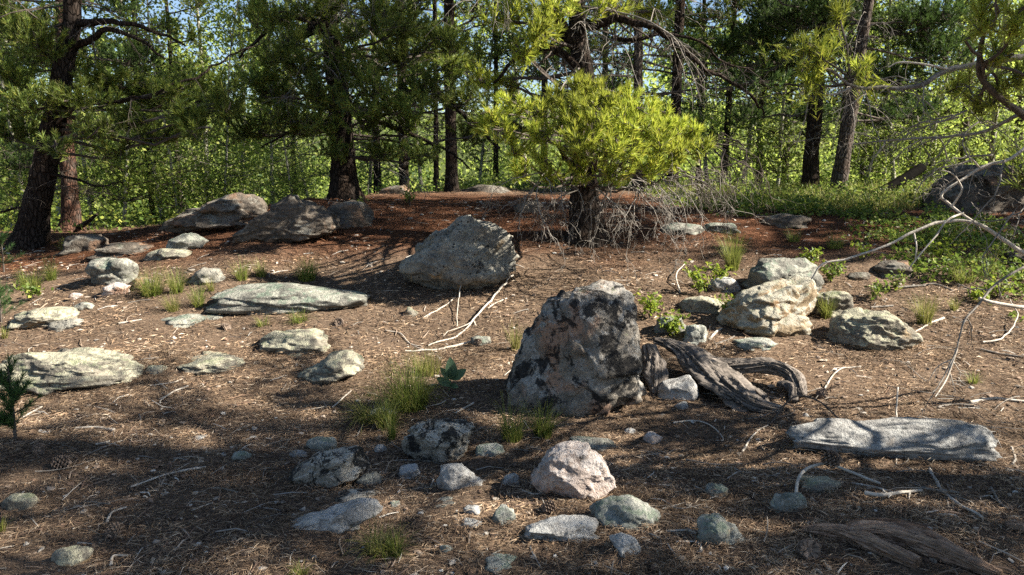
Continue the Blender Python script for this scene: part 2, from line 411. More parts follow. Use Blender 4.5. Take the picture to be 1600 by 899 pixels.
def tufts(mb, pos, axs, K, L, w, shoot, R, m=1, spread=(0.35, 0.95)):
    """pine shoots: K needles round each shoot, one thin triangle a needle"""
    M = len(pos); axs = norm(axs)
    ref = norm(R.normal(size=(M, 3))); a = norm(np.cross(axs, ref)); b = np.cross(axs, a)
    ph = R.uniform(0, 2 * math.pi, (M, K)); al = R.uniform(*spread, (M, K)); t = R.uniform(-1, 0.15, (M, K)) ; t[:, :K // 4] = R.uniform(-0.15, 0.1, (M, K // 4)); al[:, :K // 4] *= 0.7
    side = a[:, None] * np.cos(ph)[..., None] + b[:, None] * np.sin(ph)[..., None]
    d = axs[:, None] * np.cos(al)[..., None] + side * np.sin(al)[..., None]
    base = pos[:, None] + axs[:, None] * (t * shoot)[..., None]
    ln = L * R.uniform(0.75, 1.15, (M, K))
    perp = norm(np.cross(d, norm(R.normal(size=(M, K, 3)))))
    tip = base + d * ln[..., None] + np.array((0, 0, 0.0))
    v = np.stack((base - perp * w / 2, base + perp * w / 2, tip), 2).reshape(-1, 3)
    mb.add(v, np.arange(M * K * 3).reshape(-1, 3), m)

def pad(mb, c, rad, n, root, R, K=30, L=0.06, w=0.004, shoot=0.07, up=0.7, limb_r=0.02, bare=0.0):
    """one foliage-laden branch: limb from root into an ellipsoid of shoots"""
    c = np.asarray(c, float); rad = np.asarray(rad, float); root = np.asarray(root, float)
    d = norm(R.normal(size=(n, 3))); d[:, 2] = np.abs(d[:, 2]) * np.where(R.random(n) < 0.72, 1, -1)
    p = c + rad * d * (R.random(n) ** 0.42)[:, None]
    hubs_n = max(3, n // 9)
    hd = norm(R.normal(size=(hubs_n, 3))); hubs = c + rad * hd * 0.5 * R.random((hubs_n, 1)) ** 0.5 - np.array((0, 0, rad[2] * 0.3))
    mid = (root + c) / 2 + np.array((0, 0, -0.08 * np.linalg.norm(c - root))) + R.normal(size=3) * 0.04
    limb = spline((root, mid, c - np.array((0, 0, rad[2] * 0.35)), c + (c - root) * 0.25 * min(1, rad.max() / max(np.linalg.norm(c - root), 0.1))), 9)
    LL = np.linalg.norm(c - root); limb = limb + np.sin(np.linspace(0, math.pi, 9))[:, None] * LL * np.stack([.09 * noise3(limb * 2.3 + 19 * k) + .05 * noise3(limb * 6 + 7 * k) for k in range(3)], 1)
    tube(mb, limb, np.linspace(limb_r, limb_r * 0.3, 9), 5, 0)
    for h in hubs:
        k = int(np.argmin(((limb[3:] - h) ** 2).sum(1) + 0.02 * R.random(len(limb) - 3))) + 3
        k = max(2, k - 2); m_ = (limb[k] + h) / 2 + R.normal(size=3) * 0.03
        tube(mb, spline((limb[k], m_, h), 4), np.linspace(limb_r * 0.42, limb_r * 0.25, 4), 3, 0)
    j = np.argmin(((p[:, None] - hubs[None]) ** 2).sum(-1), 1)
    ax = p - hubs[j] + (p - c) * 0.5; ax = norm(ax) + np.array((0, 0, up)) + R.normal(size=(n, 3)) * 0.25
    ax = norm(ax)
    for q in range(n):
        e = p[q] - ax[q] * shoot * 1.4
        tube(mb, np.array((hubs[j[q]], (hubs[j[q]] + e) / 2 + (0, 0, -0.015), e, p[q])), (limb_r * 0.24, limb_r * 0.2, 0.0035, 0.002), 3, 0)
    live = R.random(n) >= bare
    tufts(mb, p[live], ax[live], K, L, w, shoot, R)
    extra = p[live] - ax[live] * shoot * 1.3
    tufts(mb, extra, norm(ax[live] + R.normal(size=extra.shape) * 0.5), max(4, K // 2), L, w, shoot, R)

def bare(mb, start, d, length, r, R, depth=2, droop=0.25, kids=6, wig=0.16, m=0, sides=5):
    """a bare crooked branch with twigs"""
    n = 8 if depth else 5
    step = length / (n - 1); p = [np.asarray(start, float)]; d = norm(np.asarray(d, float))
    for k in range(n - 1):
        d = norm(d + R.normal(size=3) * wig + np.array((0, 0, -droop * (k + 1) / n * 0.6)))
        p.append(p[-1] + d * step)
    p = np.array(p)
    tube(mb, p, np.linspace(r, max(r * 0.22, 0.0013), n), sides, m)
    if depth:
        for k in range(kids):
            i = int(R.integers(2 if depth > 1 else 1, n - 1)); t = norm(p[i + 1] - p[i])
            s = norm(t * 0.55 + R.normal(size=3) * 0.75 + np.array((0, 0, -0.12)))
            bare(mb, p[i], s, length * R.uniform(0.22, 0.5), r * 0.42, R, depth - 1, droop, max(2, kids - 2), wig * 1.35, m, 3)

def trunk(mb, pts, r0, r1, sides=22, rings=46, flare=0.5, rough=0.11, seed=0):
    p = spline(pts, rings); t = np.linspace(0, 1, rings)
    h = p[:, 2] - p[0, 2]
    r = r0 + (r1 - r0) * t + r0 * flare * np.exp(-np.clip(h - 0.25, 0, 9) / 0.16) 
    tube(mb, p, r, sides, 0, rough, seed)

def leaves(mb, p, size, R, m=1, flat=0.3):
    """diamond leaves, two triangles each"""
    n = len(p); nn = norm(R.normal(size=(n, 3)) + np.array((0, 0, flat))); a = norm(np.cross(nn, R.normal(size=(n, 3)))); b = np.cross(nn, a)
    s = (size * R.uniform(0.6, 1.25, n))[:, None]
    v = np.stack((p - a * s * 0.55, p + b * s * 0.4 + nn * s * 0.1, p + a * s * 0.55, p - b * s * 0.4 + nn * s * 0.1), 1).reshape(-1, 3)
    k = np.arange(n)[:, None] * 4
    mb.add(v, np.concatenate((k + np.array((0, 1, 2)), k + np.array((0, 2, 3)))), m)

# ------------------------------------------------------------------ rocks
_ico, ROCKS = {}, []
def ico(n):
    if n not in _ico:
        bm = bmesh.new(); bmesh.ops.create_icosphere(bm, subdivisions=n, radius=1.0)
        bm.verts.ensure_lookup_table()
        _ico[n] = (np.array([v.co[:] for v in bm.verts]), np.array([[v.index for v in f.verts] for f in bm.faces])); bm.free()
    return _ico[n]

def rock(name, box, mat, label, detail=4, outline=None, cat=None, group=None, depth=0.8, seed=None, facets=16, rough=1.0, tilt=0.0, foot=None, flat=2.9, yc=None, buried=True):
    """a stone whose outline from where the photographer stood fills box = u0, v0, u1, v1"""
    if outline: us, vs_ = zip(*outline); box = (min(us), min(vs_), max(us), max(vs_))
    seed = seed if seed is not None else abs(int(box[0] * 7 + box[1])); R = np.random.default_rng(seed)
    u0, v0, u1, v1 = box; uc, vc = (u0 + u1) / 2, (v0 + v1) / 2
    g = hit(uc, (foot or v1) - 0.06 * (v1 - v0))
    w = (u1 - u0) / 2 * g[1] / F
    D = depth * w
    tan = (v0 + v1 - 500) / 2 / F + 0.02
    y0 = yc or g[1] + D * 0.6
    xl, xr = W(u0, vc, y0)[0], W(u1, vc, y0)[0]; w = (xr - xl) / 2
    zt, zb = W(uc, v0, y0)[2], W(uc, v1, y0)[2]; Hh = (zt - zb) / 2
    if tan > 0.02: D = min(D, 0.85 * Hh / tan)
    h = math.sqrt(max(Hh ** 2 - (D * max(tan, 0)) ** 2, (0.35 * Hh) ** 2))
    c = np.array(((xl + xr) / 2, y0, (zt + zb) / 2))
    d, f = ico(detail)
    th = np.arctan2(d[:, 2], d[:, 0])
    pn = (np.abs(d) ** flat).sum(1) ** (1 / flat); e = d / pn[:, None]
    if outline:
        a = np.array(outline, float); poly = np.stack(((a[:, 0] - uc) / ((u1 - u0) / 2), (vc - a[:, 1]) / ((v1 - v0) / 2)), 1)
        tt = np.linspace(-math.pi, math.pi, 361); rr = np.zeros(361)
        for k in range(len(poly)):
            A, B = poly[k], poly[(k + 1) % len(poly)]; E = B - A
            for i, t in enumerate(tt):
                q = np.array((math.cos(t), math.sin(t))); det = q[0] * (-E[1]) + E[0] * q[1]
                if abs(det) < 1e-9: continue
                s = (A[0] * (-E[1]) + E[0] * A[1]) / det; o = (q[0] * A[1] - q[1] * A[0]) / det
                if s > 0 and -1e-6 <= o <= 1 + 1e-6: rr[i] = max(rr[i], s)
        rr = np.maximum(rr, 0.15)
        ker = np.array((1, 2, 3, 2, 1.0)); ker /= ker.sum(); rr = np.convolve(np.concatenate((rr[-3:-1], rr, rr[1:3])), ker, 'valid')
        comp = (np.abs(np.cos(tt)) ** flat + np.abs(np.sin(tt)) ** flat) ** (-1 / flat)
        rad = np.interp(th, tt, rr / comp)
    else:
        rad = 1 + 0.16 * noise3(np.stack((np.cos(th) * 1.4 + seed * 0.37, np.sin(th) * 1.4, np.full_like(th, seed * 1.13)), 1)) * 1.6
    xzl = np.hypot(e[:, 0], e[:, 2])
    blend = 1 + (rad - 1) * np.clip(xzl * 1.25, 0, 1)
    p = np.stack((e[:, 0] * blend, e[:, 1], e[:, 2] * blend), 1)
    for k in range(facets):                                   # broken faces
        nn = norm(R.normal(size=3) * np.array((0.75, 1.0, 0.75)) + np.array((0, -0.35, 0.15)))
        if abs(nn[1]) < 0.25 and outline: continue
        sup = (p @ nn).max(); off = sup * R.uniform(0.72, 0.95)
        ex = np.clip(p @ nn - off, 0, None); p = p - nn * (ex * 0.88)[:, None]
    dirn = norm(p)
    so = seed * 3.7
    for cells, amp in ((11, 0.06), (34, 0.042), (90, 0.022))[:(3 if detail >= 5 else 2)]:    # broken blocks and ledges
        sd = norm(R.normal(size=(cells, 3))); off = R.normal(size=cells) * amp * 0.55; tl = R.normal(size=(cells, 3)) * amp * 1.5
        wp = dirn + 0.16 * np.stack([noise3(p * 2.6 + so + 11 * q) for q in range(3)], 1); dd2 = ((wp[:, None] - sd[None]) ** 2).sum(-1)
        i = np.argsort(dd2, 1)[:, :2]; d0 = np.take_along_axis(dd2, i, 1); bl = np.clip((d0[:, 1] - d0[:, 0]) / (0.16 * amp / 0.06 / math.sqrt(cells)), 0, 1) * 0.5 + 0.5
        val = lambda k: off[k] + ((dirn - sd[k]) * tl[k]).sum(1)
        p = p + dirn * (rough * (bl * val(i[:, 0]) + (1 - bl) * val(i[:, 1])))[:, None]
    am = rough * (0.085 * fbm(p * 1.5 + so, 3) + 0.05 * (0.4 - np.abs(noise3(p * 3.1 + so + 4))) + 0.022 * fbm(p * 7.0 + so, 3))
    if detail >= 5: am = am + rough * 0.009 * fbm(p * 24 + so, 2)
    p = p + dirn * am[:, None]
    if tilt:
        ct, st = math.cos(tilt), math.sin(tilt); p = np.stack((p[:, 0] * ct - p[:, 2] * st, p[:, 1], p[:, 0] * st + p[:, 2] * ct), 1)
    if not outline:                                           # keep the stone's own extents
        for k in (0, 2): p[:, k] = (p[:, k] - (p[:, k].max() + p[:, k].min()) / 2) / ((p[:, k].max() - p[:, k].min()) / 2)
    p = p * np.array((w, D, h))
    if buried:                                                # sides run down into the soil instead of curling under
        zz = np.clip(-p[:, 2] / h, 0, 0.93); p[:, :2] *= np.where(p[:, 2] < 0, np.minimum(1 / np.sqrt(1 - zz ** 2), 1.1 if outline else 1.4), 1)[:, None]
    if not outline and buried: c[2] -= 0.16 * h
    ROCKS.append((c[0], c[1], w * (1.05 if outline else 1.2), D * 1.1, 0.028 if buried else 0.008))
    gzc = gz(c[0], c[1]); low = min(-h, gzc - 0.04 - c[2])
    neg = p[:, 2] < 0; p[neg, 2] *= low / p[:, 2].min()
    mb = MB(); mb.add(p + c, f)
    o = mb.build(name, ROCK[mat], None, (c[0], c[1], c[2] + low))
    if cat is not False: tag(o, label, cat or name, group)
    return o
# ------------------------------------------------------------------ the stones of the photograph
GB, GS = 'boulders and rocks on the slope', 'loose stones on the needle litter'
rock('boulder', None, 'boulder', 'tall black and grey lichen-spotted boulder in the centre foreground', 6, depth=0.72, facets=20, foot=660, rough=1.0,
     outline=[(798,660),(797,590),(804,552),(818,522),(838,498),(852,480),(880,464),(903,452),(935,449),(966,454),(984,470),(988,500),(994,528),(999,556),(1004,590),(1003,618),(985,628),(966,640),(958,655),(940,668),(880,672)], cat='boulder', group=GB)
rock('boulder', None, 'mid', 'grey dome-shaped boulder with black spots behind the lit needle patch', 6, depth=0.62, facets=14, rough=0.9,
     outline=[(630,420),(634,404),(655,388),(678,374),(700,366),(716,346),(735,340),(757,345),(775,358),(788,376),(802,402),(800,420),(785,440),(760,456),(715,460),(680,452),(645,440)], cat='boulder', group=GB)
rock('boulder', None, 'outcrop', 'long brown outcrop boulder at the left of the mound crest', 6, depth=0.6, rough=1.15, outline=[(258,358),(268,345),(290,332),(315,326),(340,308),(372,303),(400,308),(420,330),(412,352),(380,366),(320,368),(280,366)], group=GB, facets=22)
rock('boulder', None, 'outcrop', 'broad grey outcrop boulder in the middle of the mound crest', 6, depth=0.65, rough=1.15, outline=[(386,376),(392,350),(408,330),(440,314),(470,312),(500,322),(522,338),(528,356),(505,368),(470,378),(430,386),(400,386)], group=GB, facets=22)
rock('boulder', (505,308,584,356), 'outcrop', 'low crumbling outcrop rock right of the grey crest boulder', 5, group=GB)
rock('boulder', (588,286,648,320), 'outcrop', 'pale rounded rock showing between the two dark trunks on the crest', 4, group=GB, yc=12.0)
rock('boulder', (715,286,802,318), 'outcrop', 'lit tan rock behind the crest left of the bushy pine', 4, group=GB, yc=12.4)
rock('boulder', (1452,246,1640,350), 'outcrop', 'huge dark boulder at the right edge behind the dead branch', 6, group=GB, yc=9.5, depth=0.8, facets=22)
rock('stone', (264,362,325,394), 'flat', 'single pale stone below the long outcrop boulder', 4, group=GS)
rock('boulder', None, 'flat', 'wide flat blue-green lichen slab left of centre', 5, depth=0.55, rough=0.8, outline=[(335,484),(345,458),(372,446),(420,442),(455,446),(500,452),(548,455),(572,463),(566,478),(530,486),(470,490),(420,496),(370,494)], group=GB)
rock('stone', (250,486,356,510), 'flat', 'low grey stone in front of the small twin grass tufts', 4, group=GS, rough=0.8)
rock('stone', (18,476,118,516), 'lichen', 'yellowish lichen rock near the left edge, farther of two', 5, group=GS)
rock('stone', (78,496,132,518), 'mid', 'small dark stone touching the yellowish lichen rock', 4, group=GS)
rock('stone', (112,470,148,490), 'flat', 'small grey stone right of the yellowish lichen rock', 4, group=GS)
rock('boulder', None, 'lichen', 'broad pale lichen boulder at the left edge with a dark left end', 6, depth=0.6, outline=[(-10,600),(-2,566),(20,548),(52,543),(85,552),(120,550),(155,556),(185,566),(208,580),(200,598),(160,610),(100,616),(40,616)], group=GB)
rock('stone', (228,569,266,588), 'lichen', 'small pale lichen stone right of the broad left boulder', 4, group=GS)
rock('stone', (285,550,392,584), 'lichen', 'low half-buried pale rock with yellow lichen left of centre', 5, group=GS)
rock('stone', (402,510,518,556), 'lichen', 'lumpy green-grey rock in the sunny patch left of centre', 5, group=GS)
rock('stone', None, 'lichen', 'two-humped pale stone in front of the lumpy sunny rock', 5, outline=[(466,598),(470,585),(490,572),(505,568),(512,556),(535,549),(556,553),(567,566),(562,580),(535,590),(520,600),(490,604)], group=GS)
rock('stone', (138,398,215,450), 'flat', 'cracked grey rock with orange stain on the left slope', 5, group=GS, facets=20)
rock('stone', (152,376,246,402), 'outcrop', 'long grey rock above the cracked one on the left slope', 5, group=GS)
rock('stone', (228,386,300,410), 'lichen', 'pale lit ledge stone on the left slope by the shadow', 4, group=GS)
rock('stone', (160,440,202,464), 'pink', 'small tan stone under the cracked grey rock', 4, group=GS)
rock('stone', (200,430,242,458), 'outcrop', 'dark crumbling stone left of the wide grass tufts', 4, group=GS)
rock('stone', (108,456,128,472), 'pink', 'tiny tan stone on the bare left slope', 3, group=GS)
rock('stone', (296,416,352,448), 'mid', 'dark rubble stone behind the twin grass tufts', 4, group=GS)
rock('stone', (100,362,170,398), 'outcrop', 'dark rock beside the leaning trunk at left', 4, group=GS)
rock('boulder', None, 'brown', 'angular rock with brown front and pale lit top at right', 6, depth=0.75, facets=14, outline=[(1133,498),(1136,474),(1160,452),(1185,442),(1220,440),(1258,444),(1276,460),(1270,480),(1255,502),(1230,516),(1210,528),(1175,522),(1145,512)], group=GB)
rock('boulder', None, 'flat', 'smooth grey rock behind the brown-faced rock', 5, depth=0.7, outline=[(1158,452),(1165,425),(1185,408),(1215,400),(1250,402),(1272,416),(1275,440),(1260,460),(1200,470)], group=GB)
rock('stone', (1232,500,1268,530), 'brown', 'small orange-brown stone tucked under the brown-faced rock', 4, group=GS)
rock('stone', (1262,448,1330,500), 'lichen', 'green-grey rock right of the brown-faced rock behind the grass', 5, group=GS)
rock('boulder', None, 'lichen', 'flat-topped lichen rock at right with a sunlit top', 6, depth=0.75, outline=[(1298,520),(1305,505),(1330,492),(1365,485),(1395,490),(1415,508),(1428,528),(1420,545),(1380,553),(1330,552),(1305,540)], group=GB)
rock('boulder', None, 'slab', 'long grey slab lying across the right foreground', 6, depth=0.36, rough=0.8, flat=4, outline=[(1236,680),(1240,662),(1262,654),(1300,658),(1350,662),(1400,658),(1450,654),(1500,653),(1530,660),(1534,680),(1525,704),(1500,718),(1450,722),(1400,716),(1350,706),(1300,698),(1250,695)], group=GB)
rock('stone', None, 'black', 'blocky black-crusted stone propped on two small stones', 6, depth=0.7, outline=[(625,700),(630,680),(652,664),(690,657),(725,656),(737,668),(733,690),(728,712),(700,724),(665,732),(640,722)], buried=False, group=GS)
rock('stone', None, 'black', 'white and black stone left of the propped black-crusted stone', 5, depth=0.7, outline=[(460,750),(466,735),(490,718),(520,706),(560,700),(582,704),(580,724),(560,740),(520,752),(490,768),(470,766)], buried=False, group=GS)
rock('stone', None, 'granite', 'long pale granite stone lying diagonal at the bottom left of centre', 5, depth=0.4, outline=[(452,832),(458,818),(490,806),(530,796),(560,782),(582,774),(592,784),(586,800),(560,814),(540,828),(510,840),(470,840)], group=GS)
rock('stone', None, 'pink', 'rounded pinkish white stone with dark blotches in the foreground', 6, depth=0.8, outline=[(838,750),(842,730),(860,712),(885,702),(915,700),(935,712),(948,730),(957,750),(950,770),(920,780),(880,784),(855,772)], buried=False, group=GS, facets=10)
rock('stone', None, 'green', 'angular green-grey stone right of the pinkish rounded stone', 5, outline=[(928,800),(932,784),(955,776),(985,774),(1005,788),(1032,808),(1022,824),(990,832),(960,820),(938,812)], group=GS)
rock('stone', None, 'granite', 'oblong pale stone below the pinkish rounded stone', 5, depth=0.6, outline=[(824,836),(830,818),(860,812),(900,808),(928,806),(938,818),(930,834),(895,844),(850,850)], group=GS)
rock('stone', None, 'granite', 'small triangular grey stone below the angular green-grey stone', 5, outline=[(952,840),(970,834),(990,842),(1000,856),(992,872),(975,874),(964,858)], group=GS)
rock('stone', None, 'green', 'mottled white and green stone at the bottom, right of centre', 5, outline=[(1090,815),(1098,806),(1125,804),(1145,818),(1162,842),(1160,858),(1125,856),(1095,846)], group=GS)
rock('stone', (1204,762,1260,810), 'green', 'upright green lichen stone left of the broken twigs', 5, group=GS)
rock('stone', (1246,742,1314,774), 'lichen', 'yellowish lichen stone under the pine cone and twigs', 5, group=GS)
rock('stone', None, 'granite', 'small pyramid stone under the right end of the propped stone', 5, outline=[(686,752),(690,730),(702,720),(722,728),(738,742),(751,757),(744,768),(718,770),(698,766)], group=GS)
rock('stone', (622,724,661,751), 'granite', 'small round pebble under the left end of the propped stone', 4, group=GS, facets=4)
rock('stone', (740,692,790,722), 'green', 'small white stone with green blotch right of the propped stone', 4, group=GS)
rock('stone', (888,680,962,708), 'flat', 'flat grey stone just behind the pinkish rounded stone', 5, group=GS, rough=0.7)
rock('stone', None, 'granite', 'smooth pale stone in the hollow of the weathered log', 5, outline=[(1028,608),(1036,598),(1058,592),(1076,587),(1088,598),(1090,614),(1078,626),(1050,630),(1032,624)], group=GS, facets=8, rough=0.5)
rock('stone', (1066,502,1108,540), 'green', 'grey-green stone behind the upper end of the weathered log', 5, group=GS)
rock('stone', (1022,490,1072,525), 'flat', 'low grey stone under the yellow-green seedling leaves', 4, group=GS)
rock('stone', (1060,458,1128,492), 'lichen', 'pale flat stone between the two leafy seedlings', 4, group=GS)
rock('stone', (1108,430,1156,462), 'granite', 'pale stone below the tall sunlit grass tuft', 4, group=GS)
rock('stone', (1148,526,1216,548), 'green', 'low green-grey stone in front of the brown-faced rock', 4, group=GS)
rock('stone', (1364,404,1428,434), 'outcrop', 'grey stone under the arching dead branch', 4, group=GS)
rock('stone', (1322,424,1360,442), 'outcrop', 'small brown stone left of the grey stone under the dead branch', 4, group=GS)
rock('stone', (1192,332,1262,358), 'outcrop', 'rounded rock at the left edge of the green ground cover', 4, group=GS)
rock('stone', (1030,346,1100,368), 'flat', 'flat grey rock right of the dark pine foot', 4, group=GS, rough=0.7)
rock('stone', (1092,346,1152,366), 'flat', 'low grey rock beside the flat one near the ground cover', 4, group=GS)
rock('stone', (1570,386,1625,420), 'outcrop', 'grey stone at the right edge among the leafy ground cover', 4, group=GS)
rock('stone', (802,312,850,336), 'outcrop', 'dim stone behind the hanging dead twigs', 4, group=GS)
rock('stone', (575,634,620,656), 'green', 'pale stone hidden in the big grass clump', 4, group=GS)
rock('stone', (480,680,528,712), 'green', 'blue-green stone above the white and black stone', 4, group=GS)
rock('stone', (450,702,482,720), 'granite', 'small grey stone left of the blue-green stone', 4, group=GS)
rock('stone', (584,692,604,712), 'granite', 'small white pebble at the foot of the big grass clump', 3, group=GS)
rock('stone', (364,702,394,722), 'green', 'pale green pebble alone in the shaded left foreground', 3, group=GS)
rock('stone', (332,706,356,718), 'granite', 'tiny grey pebble left of the pale green pebble', 3, group=GS)
rock('stone', (784,738,812,764), 'granite', 'small white pebble left of the pinkish rounded stone', 3, group=GS)
rock('stone', (674,776,724,794), 'flat', 'flat sliver stone below the small pyramid stone', 4, group=GS)
rock('stone', (714,808,760,832), 'granite', 'larger of two pale stones side by side below centre', 4, group=GS)
rock('stone', (724,788,752,808), 'granite', 'smaller of two pale stones side by side below centre', 4, group=GS)
rock('stone', (768,786,806,828), 'green', 'mottled stone between the pale pair and the oblong stone', 4, group=GS)
rock('stone', (606,780,626,796), 'green', 'lone green pebble right of the long diagonal granite stone', 3, group=GS)
rock('stone', (684,848,708,872), 'green', 'green pebble near the bottom edge right of the grass', 3, group=GS)
rock('stone', (756,866,812,896), 'green', 'white and green stone at the bottom edge of the picture', 4, group=GS)
rock('stone', (1102,752,1138,780), 'green', 'small teal lichen stone alone in the right foreground', 4, group=GS)
rock('stone', (520,762,596,792), 'black', 'low dark-mottled stone behind the long diagonal granite stone', 4, group=GS)
rock('stone', (555,736,598,764), 'flat', 'shaded stone right of the white and black stone', 4, group=GS)
rock('stone', (4,768,56,806), 'lichen', 'pale yellow lichen stone flush with the ground, lower left edge', 4, group=GS, rough=0.6)
rock('stone', (82,850,142,892), 'lichen', 'pale yellow lichen patch stone at the bottom left', 4, group=GS, rough=0.6)
rock('stone', (975,668,994,682), 'granite', 'white pebble in front of the tall boulder foot', 3, group=GS)
rock('stone', (1002,672,1036,696), 'pink', 'small brown stone right of the white pebble', 3, group=GS)
rock('stone', (1054,626,1076,644), 'granite', 'tiny grey stone in front of the smooth log stone', 3, group=GS)
rock('stone', (632,478,654,496), 'lichen', 'small pale stone beside the pine cone in the sunny patch', 3, group=GS)
rock('stone', (735,524,768,545), 'flat', 'dark small stone at the end of the white sticks', 3, group=GS)
rock('stone', (300,678,334,690), 'granite', 'pale flat chip of stone on the left dappled ground', 3, group=GS)
rock('stone', (72,602,96,616), 'green', 'small grey-green stone below the broad left boulder', 3, group=GS)
rock('stone', (1195,630,1222,646), 'granite', 'pale pebble below the tip of the weathered log', 3, group=GS)

# soil and needles banked against the stones
RK = np.array(ROCKS)
def bank(x, y):
    out = np.zeros_like(x)
    for cx, cy_, w_, d_, a_ in RK:
        k = (np.abs(x - cx) < w_ * 1.7) & (np.abs(y - cy_) < d_ * 1.7 + .1)
        if k.any():
            q = np.hypot((x[k] - cx) / w_, (y[k] - cy_) / d_); out[k] = np.maximum(out[k], a_ * np.exp(-((np.clip(q, 1, None) - 1) / 0.3) ** 2) * (0.6 + 0.6 * noise3(np.stack((x[k] * 9, y[k] * 9, x[k] * 0), 1))))
    return out
me = GROUND_OBJ.data; co = np.zeros(len(me.vertices) * 3, np.float32); me.vertices.foreach_get('co', co); co = co.reshape(-1, 3)
co[:, 2] += bank(co[:, 0].astype(float), co[:, 1].astype(float)); me.vertices.foreach_set('co', co.ravel()); me.update()
# ------------------------------------------------------------------ fallen wood
def ridged_wood_mat(name, c1, c2, dark):
    m, nt, b = new_mat(name); T = NT(nt)
    uv = T.n('UVMap'); Q = T.scaled(uv.outputs[0], (26, 2.2, 1)); Q = T.vmath('ADD', Q, T.vmath('MULTIPLY', T.n('TexNoise').outputs['Color'], (1.2, 0.2, 0)))
    n1 = T.noise(Q, 1.0, 5, 0.65, 0.5); n2 = T.noise(T.coords(), 14, 4, 0.6)
    col = T.mix(T.ramp(n1, 0.34, 0.66), c1, c2); col = T.mix(T.ramp(n1, 0.28, 0.42, 0.9, 0), col, dark)
    col = T.mix(T.ramp(n2, 0.5, 0.75, 0, 0.5), col, dark)
    T.l(col, b.inputs['Base Color']); b.inputs['Roughness'].default_value = 0.9; b.inputs['Specular IOR Level'].default_value = 0.04
    T.l(T.bump(n1, 1.0, 0.02), b.inputs['Normal'])
    return m
WEATHERED = ridged_wood_mat('weathered_grey_wood', (0.085, 0.075, 0.066), (0.23, 0.2, 0.175), (0.018, 0.015, 0.013))
ROTTEN = ridged_wood_mat('rotten_brown_wood', (0.2, 0.125, 0.085), (0.42, 0.3, 0.215), (0.03, 0.019, 0.014))

def log_part(name, parent, pts, rad, mat, flat=0.6, twist=1.2, seed=0, sides=84, rings=80, ridge=0.26):
    """a twisted, split piece of wood: ridges run along it"""
    p = spline(pts, rings); t = norm(np.gradient(p, axis=0)); up = np.array((0, 0, 1.0))
    a = norm(np.cross(t, up)); b = norm(np.cross(a, t)); s = np.linspace(0, 1, rings)
    r = np.interp(s, np.linspace(0, 1, len(rad)), rad)
    th = np.linspace(0, 2 * math.pi, sides, endpoint=False)
    A = th[None] + twist * s[:, None]
    q = np.stack((np.cos(A) * 2.1 + seed, np.sin(A) * 2.1, np.repeat((s * 2.2)[:, None], sides, 1)), -1)
    q2 = np.stack((np.cos(A) * 5.5 + seed, np.sin(A) * 5.5, np.repeat((s * 3.0)[:, None], sides, 1)), -1)
    q3 = np.stack((np.cos(A) * 13 + seed, np.sin(A) * 13, np.repeat((s * 4.0)[:, None], sides, 1)), -1)
    rr = r[:, None] * (1 + ridge * 2.0 * noise3(q) - ridge * 2.2 * np.clip(0.5 - np.abs(noise3(q2)) * 2.2, 0, 1) - ridge * 0.9 * np.clip(0.45 - np.abs(noise3(q3)) * 2, 0, 1) + 0.08 * noise3(q2 * 2.3))
    v = p[:, None] + a[:, None] * (np.cos(th)[None] * rr)[..., None] + b[:, None] * (np.sin(th)[None] * rr * flat)[..., None]
    v = np.concatenate((v.reshape(-1, 3), p[:1] - t[:1] * r[0] * 0.3, p[-1:] + t[-1:] * r[-1] * 0.3))
    k = np.arange(rings - 1)[:, None] * sides; j = np.arange(sides)[None]; j2 = (j + 1) % sides
    f = np.stack((k + j, k + j2, k + sides + j2, k + sides + j), -1).reshape(-1, 4)
    j = np.arange(sides); N = rings * sides; e = (rings - 1) * sides
    mb = MB(); mb.add(v, f); mb.f.append((np.concatenate((np.stack(((j + 1) % sides, j, np.full(sides, N)), 1), np.stack((e + j, e + (j + 1) % sides, np.full(sides, N + 1)), 1))), 0))
    o = mb.build(name, mat, parent)
    uvl = o.data.uv_layers.new(name='UVMap'); li = np.zeros(len(o.data.loops), np.int32); o.data.loops.foreach_get('vertex_index', li)
    ln = np.linalg.norm(np.diff(p, axis=0), axis=1).sum()
    vi = np.minimum(li, N - 1); uvs = np.stack(((vi % sides) / sides, (vi // sides) / rings * ln), 1)
    uvl.data.foreach_set('uv', uvs.astype(np.float32).ravel())
    return o

g = hit(1130, 632); base = np.array((g[0], g[1], gz(g[0], g[1])))
LY = g[1]
t = tag(empty('weathered_log', base), 'twisted grey weathered log with a dark hollow beside the tall boulder', 'log')
def LW(u, v, dy):
    p = W(u, v, LY + dy); p[2] = max(p[2], gz(p[0], p[1]) + .01); return p
log_part('root_arm', t, [LW(1040,536,.42), LW(1075,556,.34), LW(1110,585,.18), LW(1145,612,.04), LW(1180,640,-.06), LW(1222,650,-.1)], (.05, .1, .13, .12, .085, .035), WEATHERED, 0.62, 1.6, 1)
log_part('root_arm', t, [LW(1085,566,.36), LW(1120,572,.34), LW(1165,572,.32), LW(1205,572,.28), LW(1240,590,.2), LW(1252,618,.05)], (.07, .075, .06, .065, .06, .035), WEATHERED, 0.75, -1.8, 5)
log_part('root_arm', t, [LW(1012,540,.34), LW(1020,565,.27), LW(1026,590,.18), LW(1026,616,.08)], (.05, .075, .07, .03), WEATHERED, 0.6, 0.9, 9, 64, 44)
log_part('root_arm', t, [LW(1022,532,.5), LW(1055,540,.46), LW(1095,556,.42), LW(1130,575,.3)], (.03, .05, .06, .04), WEATHERED, 0.7, 2.0, 13, 64, 44)
log_part('root_arm', t, [LW(1088,560,.3), LW(1122,580,.24), LW(1150,594,.16), LW(1172,606,.1)], (.05, .085, .075, .03), WEATHERED, 0.6, 1.4, 19, 64, 44)
